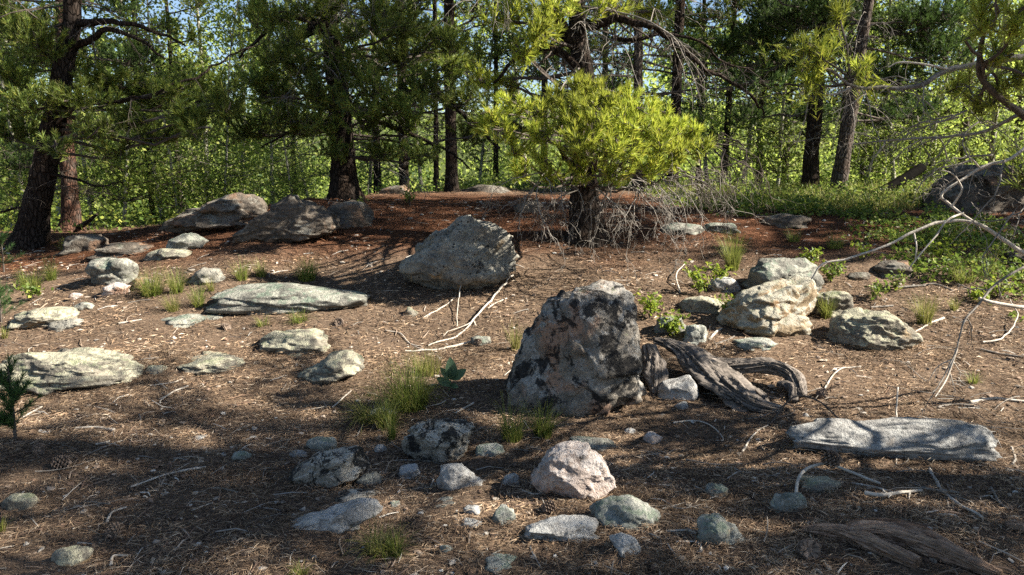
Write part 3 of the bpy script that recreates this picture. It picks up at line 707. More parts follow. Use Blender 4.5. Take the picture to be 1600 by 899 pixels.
log_part('splinter', t, [LW(1140,606,.1), LW(1170,606,.12), LW(1192,620,.06), LW(1200,636,0)], (.03, .035, .03, .012), WEATHERED, 0.7, 1.5, 17, 24, 30)
log_part('splinter', t, [LW(1216,600,.16), LW(1236,606,.1), LW(1240,628,.02)], (.03, .04, .025), WEATHERED, 0.8, 1.0, 23, 24, 30)

g = hit(1400, 862); LY = g[1]
t = tag(empty('rotten_log', (g[0], g[1], gz(g[0], g[1]))), 'broken reddish-brown rotten log at the bottom right', 'log')
log_part('wood_slab', t, [LW(1318,848,.12), LW(1350,838,.13), LW(1400,836,.1), LW(1450,850,.04), LW(1500,872,-.05), LW(1560,900,-.16)], (.03, .065, .08, .075, .06, .035), ROTTEN, 0.5, 0.5, 31)
log_part('wood_slab', t, [LW(1252,832,.16), LW(1290,834,.14), LW(1330,850,.1), LW(1370,872,.02), LW(1430,905,-.1)], (.015, .04, .05, .055, .04), ROTTEN, 0.6, 0.6, 37)
log_part('splinter', t, [LW(1340,822,.2), LW(1390,820,.18), LW(1440,836,.12), LW(1475,856,.06)], (.015, .045, .045, .015), ROTTEN, 0.5, 0.3, 41, 28, 40)
g = hit(1585, 838); LY = g[1]
t = tag(empty('wood_chunk', (g[0], g[1], gz(g[0], g[1]))), 'small reddish wood chunk at the lower right edge', 'wood')
log_part('slab', t, [LW(1570,828,.05), LW(1590,834,.04), LW(1625,850,.0)], (.02, .035, .03), ROTTEN, 0.6, 0.5, 47, 28, 30)

def stick(path, r0, r1, label, mat=None, lift=0.008, twigs=0, seed=1, name='fallen_stick', heights=None, group='sticks lying on the ground'):
    R = np.random.default_rng(seed)
    pts = np.array([hit(u, v) + (0, 0, lift + (heights[i] if heights else 0)) for i, (u, v) in enumerate(path)])
    p = spline(pts, 6 * len(path)); L = np.linalg.norm(p[-1] - p[0])
    p = p + 0.012 * L * np.stack([noise3(p * 9 + seed + 31 * k) for k in range(3)], 1)
    mb = MB(); tube(mb, p, np.linspace(r0, r1, len(p)) * (1 + 0.15 * noise3(p * 30 + seed)), 7, 0, cap=True)
    for k in range(twigs):
        i = int(R.integers(len(p) // 4, len(p) - 2)); d = norm(p[i + 1] - p[i]) + R.normal(size=3) * (0.7, 0.7, 0.25)
        bare(mb, p[i], d, L * R.uniform(0.12, 0.3), max(r1, r0 * 0.5), R, 0, 0.1, 0, 0.2)
    o = mb.build(name, mat or PALE, None, pts.mean(0) - (0, 0, lift))
    return tag(o, label, 'stick', group)
stick([(800,438),(772,470),(745,500),(715,527),(670,541)], .009, .005, 'longest white stick slanting across the sunny patch', heights=(.05,.03,.02,0,0), twigs=2)
stick([(718,462),(695,480),(660,500)], .007, .004, 'white stick on the left of the sunny patch sticks', twigs=1, seed=2)
stick([(722,458),(716,480),(714,512)], .005, .003, 'short upright white stick crossing the sunny patch sticks', heights=(.1,.04,0), seed=3)
stick([(740,535),(700,546),(670,549),(634,552)], .011, .006, 'thick white stick lying level below the slanting ones', seed=4, twigs=1)
stick([(602,518),(625,524),(640,538),(660,544)], .006, .004, 'curled pale stick left of the thick level one', seed=5)
stick([(792,468),(775,476),(762,484)], .007, .005, 'short white stick near the dome-shaped boulder', seed=6)
stick([(322,732),(270,742),(235,754),(205,764)], .006, .004, 'long thin pale stick in the left shadow', seed=7)
stick([(118,672),(150,671),(178,676)], .006, .011, 'short stubby branch piece on the left dappled ground', seed=8)
stick([(150,698),(172,692)], .006, .005, 'tiny pale stick below the stubby branch piece', seed=9)
stick([(294,606),(270,615),(250,630)], .006, .004, 'bent pale stick right of the broad left boulder', seed=10, twigs=1)
stick([(168,820),(176,806),(198,796)], .006, .004, 'curved pale stick in the lower left shadow', seed=11)
stick([(174,889),(178,874),(200,872)], .006, .004, 'small hooked stick at the bottom left', seed=12)
stick([(36,655),(60,642),(66,638)], .006, .004, 'grey stick beside the left pine seedling', seed=13)
stick([(186,508),(222,502)], .009, .007, 'pale stub lying on the left sunny ground', seed=14)
stick([(300,590),(270,600),(235,604)], .004, .003, 'thin twig below the small pale lichen stone', seed=15)
stick([(520,640),(545,616),(560,602)], .005, .003, 'pale stick at the left of the big grass clump', seed=16)
stick([(740,632),(712,648)], .006, .004, 'short stick between the grass clump and the boulder', seed=17)
stick([(1446,722),(1455,745),(1478,775),(1510,800),(1535,815)], .009, .006, 'smooth grey bent stick in front of the long slab', seed=18)
stick([(1052,664),(1085,660),(1110,668),(1130,690),(1118,692)], .005, .003, 'thin looping pale twig in front of the weathered log', seed=19)
stick([(1160,708),(1180,680),(1200,668)], .006, .003, 'short bare stick left of the long slab', seed=20)
stick([(1240,790),(1252,758),(1290,746),(1330,752),(1375,762)], .008, .006, 'curved barkless twig arching over the lichen stone', seed=21, heights=(.0,.05,.06,.03,.01))
stick([(1350,780),(1378,784),(1410,780),(1440,770)], .01, .006, 'pale forked broken branch right of the lichen stone', seed=22, twigs=3, heights=(.02,.02,.02,.0))
stick([(1330,760),(1365,764),(1395,774)], .006, .004, 'thin white twig above the forked broken branch', seed=23)
stick([(1398,658),(1398,690),(1400,732)], .005, .004, 'thin grey stick leaning down the front of the long slab', seed=24, heights=(.19,.09,.005))
stick([(1202,666),(1240,655),(1290,672),(1350,716)], .006, .004, 'thin dark twig curving over the left end of the long slab', TWIG, seed=25, heights=(.0,.12,.12,.01))
stick([(1480,727),(1510,722),(1545,708)], .008, .005, 'stick tucked under the right end of the long slab', DEAD, seed=26)
stick([(1580,702),(1586,718),(1582,728)], .008, .006, 'short bent stick at the right edge below the slab', seed=27)
stick([(1548,765),(1562,790),(1575,800)], .006, .004, 'small grey stick near the lower right edge', DEAD, seed=28)
stick([(1515,632),(1555,625),(1610,630)], .01, .007, 'pale stick at the right edge above the long slab', seed=29)
stick([(1430,520),(1455,506),(1474,499)], .006, .012, 'short thick pale stick right of the flat-topped rock', seed=30)
stick([(1300,505),(1294,530),(1308,545)], .007, .004, 'curled grey stick at the left of the flat-topped rock', DEAD, seed=31)
stick([(1108,535),(1118,522),(1128,516)], .012, .008, 'stubby pale stick behind the weathered log', seed=32)
stick([(1118,541),(1140,533),(1148,527)], .01, .006, 'second stubby stick behind the weathered log', DEAD, seed=33)
stick([(1062,458),(1056,440),(1070,425)], .008, .004, 'hooked white stick behind the leafy seedling', seed=34, heights=(0,.05,.06))
stick([(1535,538),(1560,535),(1580,520),(1588,505),(1575,490)], .007, .004, 'hooked white stick on the litter near the right edge', seed=35, heights=(0,.01,.03,.06,.1))
stick([(1532,548),(1560,555),(1600,560)], .007, .005, 'straight grey stick under the hooked one at the right edge', DEAD, seed=36)
stick([(1288,610),(1310,580),(1345,575)], .006, .004, 'white twig right of the weathered log hollow', seed=37)
stick([(1400,525),(1410,545),(1440,560)], .005, .003, 'thin curled twig in front of the yellow grass', seed=38)
stick([(1400,452),(1440,448),(1462,446),(1490,456)], .01, .006, 'grey stick lying behind the yellow grass tuft', DEAD, seed=39)
stick([(1360,482),(1395,480)], .01, .008, 'short grey stick right of the green-grey rock', DEAD, seed=40)
stick([(1095,868),(1093,838),(1078,834),(1040,834)], .005, .004, 'angled pale twig left of the mottled bottom stone', seed=41)
stick([(860,772),(835,775),(816,770)], .006, .004, 'thin white twig left of the pinkish rounded stone', seed=42)
stick([(1072,722),(1120,729),(1160,728)], .005, .003, 'thin dark twig in the shaded right foreground', DEAD, seed=43)
stick([(380,712),(330,745)], .004, .003, 'straight twig beside the pale green pebble', DEAD, seed=44)
stick([(1465,640),(1490,634),(1530,640)], .008, .006, 'grey stick among the twigs above the slab', DEAD, seed=45)

# ------------------------------------------------------------------ pine cones
def cone_mesh():
    mb = MB(); d, f = ico(2); mb.add(d * (.013, .013, .026), f)
    for i in range(56):
        z = -0.024 + 0.048 * i / 55; r = 0.016 * math.sqrt(max(0.05, 1 - (z / 0.03) ** 2)); a = i * 2.39996
        c, s = math.cos(a), math.sin(a); o = np.array((c, s, 0)); tn = np.array((-s, c, 0)); w = 0.0075
        b0 = o * r * 0.55 + (0, 0, z); tip = o * (r + 0.011) + (0, 0, z + 0.007)
        mb.add(np.array((b0 - tn * w * .6, b0 + tn * w * .6, tip + tn * w * .8, tip - tn * w * .8, tip + o * .002 - (0, 0, .004))), [(0, 1, 2), (0, 2, 3), (3, 2, 4), (0, 3, 4), (1, 4, 2)])
    return mb.mesh('pine_cone', wood_mat('pine_cone_scales', (0.1, 0.075, 0.058), (0.26, 0.2, 0.16)), smooth=False)
CONE = cone_mesh()
for i, (u, v, s, lab) in enumerate(((530,508,1.3,'dark pine cone left of the sunny patch sticks'), (636,494,1.0,'small pine cone beside the small pale stone'), (181,842,1.3,'grey pine cone in the lower left shadow'),
    (100,732,1.5,'open grey pine cone in the shaded left foreground'), (62,708,1.2,'pale pine cone below the left pine seedling'), (856,802,1.1,'pine cone between the pinkish stone and the oblong stone'),
    (1298,752,1.5,'pale pine cone on the yellowish lichen stone'), (748,542,1.3,'dark pine cone at the end of the thick white stick'), (352,515,1.2,'dark pine cone on the left shadow streak'), (1284,622,1.3,'dark pine cone right of the weathered log'),
    (562,352,1.5,'dark pine cone on the shaded red mound slope'), (1262,868,1.5,'grey pine cone left of the rotten log'))):
    o = bpy.data.objects.new('pine_cone', CONE); p = hit(u, v); o.location = p + (0, 0, .014 * s + (0.08 if i == 6 else 0)); o.scale = (s, s, s)
    o.rotation_euler = (1.35 + 0.3 * math.sin(i * 5), 0.3 * math.cos(i * 3), i * 1.7); COL.objects.link(o); tag(o, lab, 'pine cone', 'pine cones on the litter')

# ------------------------------------------------------------------ grass and small plants
def grass(u, v, hpx, wpx, n, mat, label, lean=(0.15, 0.75), seed=0, bw=0.0042, group='grass tufts'):
    n = int(n * 1.4); R = np.random.default_rng(seed + int(u)); c = hit(u, v); s = c[1] / F; L = hpx * s * 1.15; w = wpx * s / 2
    rr = w * 0.42 * np.sqrt(R.random(n)); ra = R.uniform(0, 2 * math.pi, n)
    b = np.stack((rr * np.cos(ra), rr * np.sin(ra) * 0.7, np.zeros(n)), 1) + c; b[:, 2] = ground_z(b[:, 0], b[:, 1]) - 0.005
    az = ra + R.normal(size=n) * 0.9; le = R.uniform(*lean, n); ln = L * R.uniform(0.45, 1.1, n)
    out = np.stack((np.cos(az), np.sin(az), np.zeros(n)), 1); side = np.stack((-np.sin(az), np.cos(az), np.zeros(n)), 1)
    ts = np.array((0, 0.35, 0.7, 1.0)); vv = []
    for t in ts:
        an = le * (0.35 + 1.0 * t)
        q = b + ln[:, None] * t * (out * np.sin(an)[:, None] + np.array((0, 0, 1)) * np.cos(an)[:, None])
        wd = bw * (1 - t * 0.88)
        vv += [q - side * wd / 2, q + side * wd / 2]
    V = np.stack(vv, 1).reshape(-1, 3); k = np.arange(n)[:, None] * 8
    mb = MB(); mb.add(V, np.concatenate([k + np.array((2 * i, 2 * i + 1, 2 * i + 3, 2 * i + 2)) for i in range(3)]))
    return tag(mb.build('grass_tuft', mat, None, c), label, 'grass', group)
grass(640,640,80,130,420,GRASS,'big green grass clump left of the tall boulder',(0.1,0.95))
grass(605,668,60,60,160,GRASS,'grass at the front of the big clump touching the propped stone',(0.1,0.9),3)
grass(575,660,55,80,120,GRASS_DRY,'dry-bladed grass at the left of the big clump',(0.3,1.2),5)
grass(612,690,45,20,70,GRASS,'narrow green tuft just above the propped black-crusted stone',(0.05,0.6),7)
grass(800,690,70,70,130,GRASS,'thin grass at the left foot of the tall boulder',(0.1,0.8),8)
grass(848,684,55,60,170,GRASS,'dark green tuft against the front of the tall boulder',(0.1,0.8),9)
grass(805,548,45,28,60,GRASS_DRY,'slim pale tuft at the left shoulder of the tall boulder',(0.05,0.5),10)
grass(595,866,50,110,150,GRASS_DRY,'yellow-green tuft at the bottom below the long diagonal stone',(0.15,1.1),11)
grass(620,872,50,40,60,GRASS,'short tuft at the bottom right of the yellow-green one',(0.1,0.8),12)
grass(470,902,26,50,50,GRASS_DRY,'yellow tuft cut by the bottom edge of the picture',(0.2,0.9),13)
grass(238,462,46,70,200,GRASS,'wide grass tuft on the left slope',(0.1,0.95),14)
grass(276,458,40,45,120,GRASS,'grass tuft right of the wide one on the left slope',(0.1,0.8),15)
grass(270,490,34,36,110,GRASS_DRY,'sunlit yellow tuft, left of the small twin tufts',(0.1,0.8),16)
grass(311,482,36,34,110,GRASS,'sunlit green tuft, right of the small twin tufts',(0.1,0.7),17)
grass(330,456,24,24,50,GRASS_DRY,'little tuft behind the twin tufts',(0.1,0.7),18)
grass(480,438,40,60,200,GRASS,'green tuft above the wide flat slab',(0.1,0.9),19)
grass(378,438,34,40,100,GRASS,'dim tuft left of the green one on the shaded slope',(0.1,0.8),20)
grass(408,432,30,36,80,GRASS,'dim tuft between the other two on the shaded slope',(0.1,0.8),21)
grass(468,505,26,50,100,GRASS,'low tuft at the front edge of the wide flat slab',(0.2,1.1),22)
grass(412,512,20,36,60,GRASS,'small tuft left of the low slab-edge tuft',(0.2,1.0),23)
grass(48,450,34,70,150,GRASS,'grass on the left edge slope below the leaning trunk',(0.1,1.0),24)
grass(80,438,36,36,100,GRASS,'green tuft just right of the left edge slope grass',(0.1,0.8),25)
grass(110,396,26,60,120,GRASS,'shaded grass behind the left slope rocks',(0.1,0.8),26)
grass(8,530,22,18,40,GRASS_DRY,'yellow blades at the left edge by the lichen rock',(0.1,0.7),27)
grass(2,832,30,26,50,GRASS_DRY,'dry blades at the lower left edge',(0.1,0.8),28)
grass(1143,422,56,48,200,GRASS,'tall sunlit tuft behind the leafy seedlings',(0.05,0.5),29,0.0038)
grass(1290,500,46,34,120,GRASS,'sunlit tuft between the brown-faced rock and the flat-topped rock',(0.1,0.6),30)
grass(1444,508,50,50,150,GRASS_DRY,'yellow tuft right of the flat-topped rock',(0.05,0.7),31)
grass(1490,486,26,24,50,GRASS_DRY,'small dry tuft right of the yellow one',(0.1,0.7),32)
grass(1505,440,44,80,130,GRASS,'long-bladed grass under the dead branch at right',(0.3,1.1),33)
grass(1545,432,40,40,70,GRASS,'upright grass beside the long-bladed one at right',(0.1,0.7),34)
grass(1305,388,28,60,120,GRASS,'shaded grass left of the dead branch tip',(0.1,0.9),35)
grass(1240,378,24,40,70,GRASS,'dim grass in front of the rounded rock by the ground cover',(0.1,0.8),36)
grass(1272,318,22,40,90,GRASS,'grass tuft at the foot of the two right-hand trunks',(0.1,0.8),37)
grass(1365,320,26,50,120,GRASS_DRY,'bright grass tuft amid the sunlit ground cover',(0.1,0.8),38)
grass(1520,600,22,30,50,GRASS,'faint green tuft among the twigs at right',(0.2,1.0),39)
grass(668,585,40,90,110,GRASS_DRY,'sparse dry stems behind the big grass clump',(0.05,0.6),40)

def leafy(u, v, wpx, hpx, n, mat, label, size=0.037, name='leafy_seedling', cat='plant', seed=0, group='leafy low plants', stems=7):
    R = np.random.default_rng(seed + int(u * 3 + v)); n = int(n * 1.3); c = hit(u, v); s = c[1] / F; w, h = wpx * s / 2, hpx * s
    t = empty(name, c); ws, wl = MB(), MB()
    tips = []
    for k in range(stems):
        a = R.uniform(0, 6.28); r = w * R.random() ** 0.5; e = c + (r * math.cos(a), r * math.sin(a) * 0.7, h * R.uniform(0.55, 1)); m = c + (e - c) * (0.3, 0.3, 0.6)
        p = spline((c - (0, 0, .01), m, e), 7); tube(ws, p, np.linspace(.003, .0012, 7), 4); tips.append(p)
    P = np.concatenate([p[2:] for p in tips]); q = P[R.integers(0, len(P), n)] + R.normal(size=(n, 3)) * (size * 0.8, size * 0.8, size * 0.5)
    q[:, 2] = np.maximum(q[:, 2], c[2] + 0.005)
    leaves(wl, q, size, R, 0, 0.9)
    ws.build('stem', TWIG, t); tag(wl.build('foliage', mat, t, smooth=False), kind='stuff')
    return tag(t, label, cat, group)
leafy(1092,462,58,52,110,SHRUB_LEAF,'bright yellow-green seedling in front of the tall sunlit tuft')
leafy(1122,452,40,52,80,SHRUB_LEAF,'leafy seedling tucked against the tall sunlit tuft')
leafy(1015,498,48,42,100,SHRUB_LEAF,'yellow-green seedling directly right of the tall boulder top')
leafy(1046,526,54,36,110,SHRUB_LEAF,'yellow-green seedling at the upper end of the weathered log')
leafy(1136,500,28,44,60,SHRUB_LEAF,'small seedling at the left corner of the brown-faced rock')
leafy(1262,418,44,32,80,SHRUB_LEAF,'shaded seedling right of the smooth grey rock')
leafy(1298,442,52,36,110,COVER_LEAF,'darker leafy plant below the dead branch tip')
leafy(1350,408,36,30,60,SHRUB_LEAF,'yellow leafy sprig touching the arching dead branch')
leafy(1470,412,60,40,120,SHRUB_LEAF,'yellowing leafy plant below the arch of the dead branch')
leafy(1560,466,56,34,110,SHRUB_LEAF,'yellow leafy plant near the right edge')
leafy(1530,474,40,24,70,SHRUB_LEAF,'low yellow sprigs left of the yellow plant near the right edge')
leafy(1400,455,40,28,60,COVER_LEAF,'small green plant behind the yellow grass tuft')
leafy(1368,470,50,30,60,COVER_LEAF,'sparse dark plant left of the yellow grass tuft')
leafy(50,470,50,26,70,COVER_LEAF,'low green sprigs on the left edge slope')
leafy(640,322,44,34,80,COVER_LEAF,'small green sprig on the crest beside the dark trunks')
leafy(560,330,34,24,50,COVER_LEAF,'tiny green sprig at the crest left of the dark trunk')
# broad-leaved plant
c = hit(702, 612); s = c[1] / F; t = empty('broadleaf_plant', c); mb = MB()
tube(mb, spline((c, c + (.01, 0, .06), c + (.015, 0, 30 * s)), 6), np.linspace(.004, .002, 6), 5); mb.build('stem', PLANT_LEAF, t)
R = np.random.default_rng(5)
for k, (du, dv) in enumerate(((2,-56), (-14,-38), (28,-38), (-10,-16), (16,-10), (-20,-24), (12,-44))):
    tip = c + (du * s, R.uniform(-.05, .02), -dv * s); b0 = c + (.012, 0, 20 * s if k < 3 or k == 6 else 10 * s); d = tip - b0; L = np.linalg.norm(d); d /= L
    sd = norm(np.cross(d, (0.2, -1, 0.3))); up = np.cross(sd, d); tt = np.linspace(0, 1, 6); wd = L * 0.26 * np.sin(np.pi * np.clip(tt * 0.93 + 0.05, 0, 1)) ** 0.8
    mid = b0 + d * (tt * L)[:, None] + up * (0.1 * L * np.sin(np.pi * tt))[:, None]
    V = np.concatenate((mid - sd * wd[:, None] + up * (wd * .3)[:, None], mid, mid + sd * wd[:, None] + up * (wd * .3)[:, None])); f = []
    for i in range(5): f += [(i, i + 6, i + 7, i + 1), (i + 6, i + 12, i + 13, i + 7)]
    mb = MB(); mb.add(V, f); mb.build('leaf', PLANT_LEAF, t)
tag(t, 'blue-green broad-leaved plant between the big grass clump and the tall boulder', 'plant', 'leafy low plants')

# pine seedlings at the left edge
def seedling(u, v, wpx, hpx, n, label, y=None, seed=0):
    R = np.random.default_rng(seed + 50); c = hit(u, v) if y is None else W(u, v, y); c[2] = gz(c[0], c[1]) if y is not None else c[2]
    s = c[1] / F; w, h = wpx * s / 2, hpx * s; t = empty('pine_seedling', c); a, b = MB(), MB()
    tube(a, spline((c - (0, 0, .02), c + (.01, 0, h * .5), c + (0, .01, h)), 8), np.linspace(.009, .003, 8), 6)
    pos, ax = [], []
    for k in range(n):
        f = R.uniform(0.2, 1); an = R.uniform(0, 6.28); r = w * (1.1 - f * 0.75) * R.uniform(0.5, 1); e = c + (r * math.cos(an), r * math.sin(an), h * f + r * 0.4); st = c + (0, 0, h * f * 0.85)
        tube(a, spline((st, (st + e) / 2 - (0, 0, .01), e), 5), np.linspace(.004, .002, 5), 4); pos.append(e); ax.append(e - st + (0, 0, .05)); pos.append((e + st) / 2); ax.append(e - st + (0, 0, .05))
    tufts(b, np.array(pos), np.array(ax), 60, 0.055, 0.0026, 0.07, R, 0)
    a.build('stem', TWIG, t); tag(b.build('crown', NEEDLE_SEED, t, smooth=False), kind='stuff')
    return tag(t, label, 'seedling', 'pine seedlings at the left edge')
seedling(24, 690, 120, 125, 34, 'nearest pine seedling at the left edge, beside the broad boulder', seed=1)
seedling(2, 508, 66, 66, 20, 'bright pine seedling at the left edge above the lichen rock', seed=2)
seedling(6, 426, 74, 62, 20, 'dark pine seedling at the left edge below the leaning trunk', seed=3)

# ------------------------------------------------------------------ needle litter, chips, green ground cover
R = np.random.default_rng(11)
def scatter(n, y0, y1, half=0.74, power=1.0):
    y = y0 + (y1 - y0) * R.random(n) ** power; x = R.uniform(-1, 1, n) * (y * half + 0.3)
    return x, y
mb = MB()
for n, y0, y1, w, L, pw in ((185000, 2.1, 5.2, .0027, .055, 1.0), (105000, 4.8, 9.5, .0046, .07, 1.0), (26000, 9.0, 14, .006, .09, 1.0)):
    x, y = scatter(n, y0, y1, power=pw); a = R.uniform(0, 2 * math.pi, n); ln = L * R.uniform(.5, 1.15, n)
    clump = noise3(np.stack((x * 2.2, y * 2.2, np.zeros(n)), 1)); keep = R.random(n) < 0.68 + 0.8 * clump + 0.8 * noise3(np.stack((x * .8, y * .8, np.full(n, 7.0)), 1))
    x, y, a, ln = x[keep], y[keep], a[keep], ln[keep]; n = len(x)
    dz = R.random(n) ** 2 * 0.014 + 0.003; tl = R.normal(size=n) * 0.16
    d = np.stack((np.cos(a), np.sin(a), tl), 1); pr = np.stack((-np.sin(a), np.cos(a), R.normal(size=n) * 0.5), 1)
    bk = bank(x, y); b = np.stack((x, y, ground_z(x, y) + bk + dz), 1)
    e = b + d * ln[:, None]; e[:, 2] = np.maximum(e[:, 2], ground_z(e[:, 0], e[:, 1]) + bk * 0.8 + 0.002); mdl = (b + e) / 2 + pr * (R.normal(size=n) * 0.004)[:, None]
    V = np.stack((b, mdl - pr * w / 2, mdl + pr * w / 2, e), 1).reshape(-1, 3); k = np.arange(n)[:, None] * 4
    mb.add(V, np.concatenate((k + np.array((0, 1, 2)), k + np.array((1, 3, 2)))))
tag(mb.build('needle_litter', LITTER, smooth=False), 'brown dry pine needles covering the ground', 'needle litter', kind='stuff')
mb = MB()
x, y = scatter(5200, 2.1, 9.5, power=1.3); s = R.uniform(.004, .016, len(x)) * (0.7 + y / 9); b = np.stack((x, y, ground_z(x, y) + s * 0.25), 1); d, f = ico(1)
sc = np.stack((R.uniform(.4, 1.3, len(x)), R.uniform(.4, 1.3, len(x)), R.uniform(.2, .6, len(x))), 1) * s[:, None]
V = b[:, None] + d[None] * sc[:, None] * (1 + 0.3 * R.normal(size=(len(x), len(d), 1)))
mb.add(V.reshape(-1, 3), (np.arange(len(x))[:, None, None] * len(d) + f[None]).reshape(-1, 3))
n = 2600; x, y = scatter(n, 2.1, 10, power=1.2); a = R.uniform(0, 6.28, n); L = R.uniform(.04, .2, n)
for i in range(n):
    q = np.array((x[i], y[i], 0)); e = q + (math.cos(a[i]) * L[i], math.sin(a[i]) * L[i], 0); p = np.array((q, (q + e) / 2 + R.normal(size=3) * L[i] * 0.08, e)); p[:, 2] = ground_z(p[:, 0], p[:, 1]) + (.006, .012, .004)
    tube(mb, p, np.array((.0028, .0025, .0014)) * R.uniform(.6, 1.4), 3)
for i in range(70):       # curled fallen twiglets under the right-hand branches
    q = np.array((R.uniform(1.2, 3.6), R.uniform(3.0, 5.6), 0)) if i < 50 else np.array((R.uniform(-3, 1.2), R.uniform(2.6, 5), 0)); a_ = R.uniform(0, 6.28); L_ = R.uniform(.14, .42) * (1 if i < 50 else .7); cv = R.normal() * 1.1; pp = [q]
    for t_ in range(7): a_ += cv / 7 + R.normal() * .16; q = q + np.array((math.cos(a_), math.sin(a_), 0)) * L_ / 7; pp.append(q)
    pp = np.array(pp); pp[:, 2] = ground_z(pp[:, 0], pp[:, 1]) + .012 + np.abs(np.sin(np.linspace(0, 3, 8))) * R.uniform(0, .03); tube(mb, pp, np.linspace(.0036, .0015, 8) * R.uniform(.7, 1.2), 5, 1)
tag(mb.build('litter_debris', [CHIP, DEAD], smooth=False), 'bark chips, twig bits and pebbles scattered over the needle litter', 'debris', kind='stuff')

mb = MB()
def cover(mb, poly_fn, n, box, hmax, size):
    x = R.uniform(box[0], box[2], n); y = R.uniform(box[1], box[3], n); f = poly_fn(x, y); k = R.random(n) < f; x, y, f = x[k], y[k], f[k]
    z = ground_z(x, y, False) + hmax * R.random(len(x)) * (0.35 + 0.65 * f) * (0.5 + 0.9 * np.clip(noise3(np.stack((x * 2.1, y * 2.1, x * 0), 1)) + 0.35, 0, 1)); leaves(mb, np.stack((x, y, z), 1), size, R, 0, 0.9)
def blob(cx, cy, rx, ry):
    return lambda x, y: np.clip(1.35 - ((x - cx) / rx) ** 2 - ((y - cy) / ry) ** 2 + 0.9 * noise3(np.stack((x * 1.3, y * 1.3, x * 0 + 4), 1)) + 1.3 * noise3(np.stack((x * 3.1, y * 3.1, x * 0 + 2), 1)), 0, 1)
cover(mb, blob(5.0, 11.6, 2.6, 2.2), 34000, (2, 8.6, 8.5, 14.5), .3, .042)
cover(mb, blob(3.2, 9.6, 1.2, 0.9), 9000, (2, 8.4, 4.4, 11), .16, .045)
cover(mb, blob(4.6, 7.4, 1.0, 1.3), 16000, (3.3, 5.6, 6, 9), .16, .04)
cover(mb, blob(8.5, 16, 4, 4), 12000, (4, 11, 14, 21), .3, .07)
cover(mb, blob(-9.5, 14, 4.5, 3), 12000, (-15, 10, -4, 18), .4, .07)
cover(mb, blob(-2, 17, 6, 3), 9000, (-9, 13, 4, 21), .35, .07)
tag(mb.build('ground_cover', COVER_LEAF, smooth=False), 'low green leafy ground cover under the trees behind', 'ground cover', kind='stuff')

# sunlit meadow grass between the ground cover
n = 17000; x = R.uniform(2.4, 8, n); y = R.uniform(9.3, 15, n); k = noise3(np.stack((x * 1.1, y * 1.1, x * 0 + 31), 1)) > -0.02; x, y = x[k], y[k]; n = len(x)
b = np.stack((x, y, ground_z(x, y, False)), 1); a = R.uniform(0, 6.283, n); L = R.uniform(.1, .34, n); le = R.uniform(.1, .8, n)
o_ = np.stack((np.cos(a), np.sin(a), a * 0), 1); sd = np.stack((-np.sin(a), np.cos(a), a * 0), 1) * .006; vv = []
for t_ in (0, .5, 1): q = b + (L * t_)[:, None] * (o_ * np.sin(le * (.4 + t_))[:, None] + np.array((0, 0, 1)) * np.cos(le * (.4 + t_))[:, None]); vv += [q - sd * (1 - .85 * t_), q + sd * (1 - .85 * t_)]
k = np.arange(n)[:, None] * 6; mb = MB(); mb.add(np.stack(vv, 1).reshape(-1, 3), np.concatenate((k + np.array((0, 1, 3, 2)), k + np.array((2, 3, 5, 4)))))
tag(mb.build('meadow_grass', GRASS_DRY, smooth=False), 'sunlit grass blades among the ground cover at right', 'grass', kind='stuff')
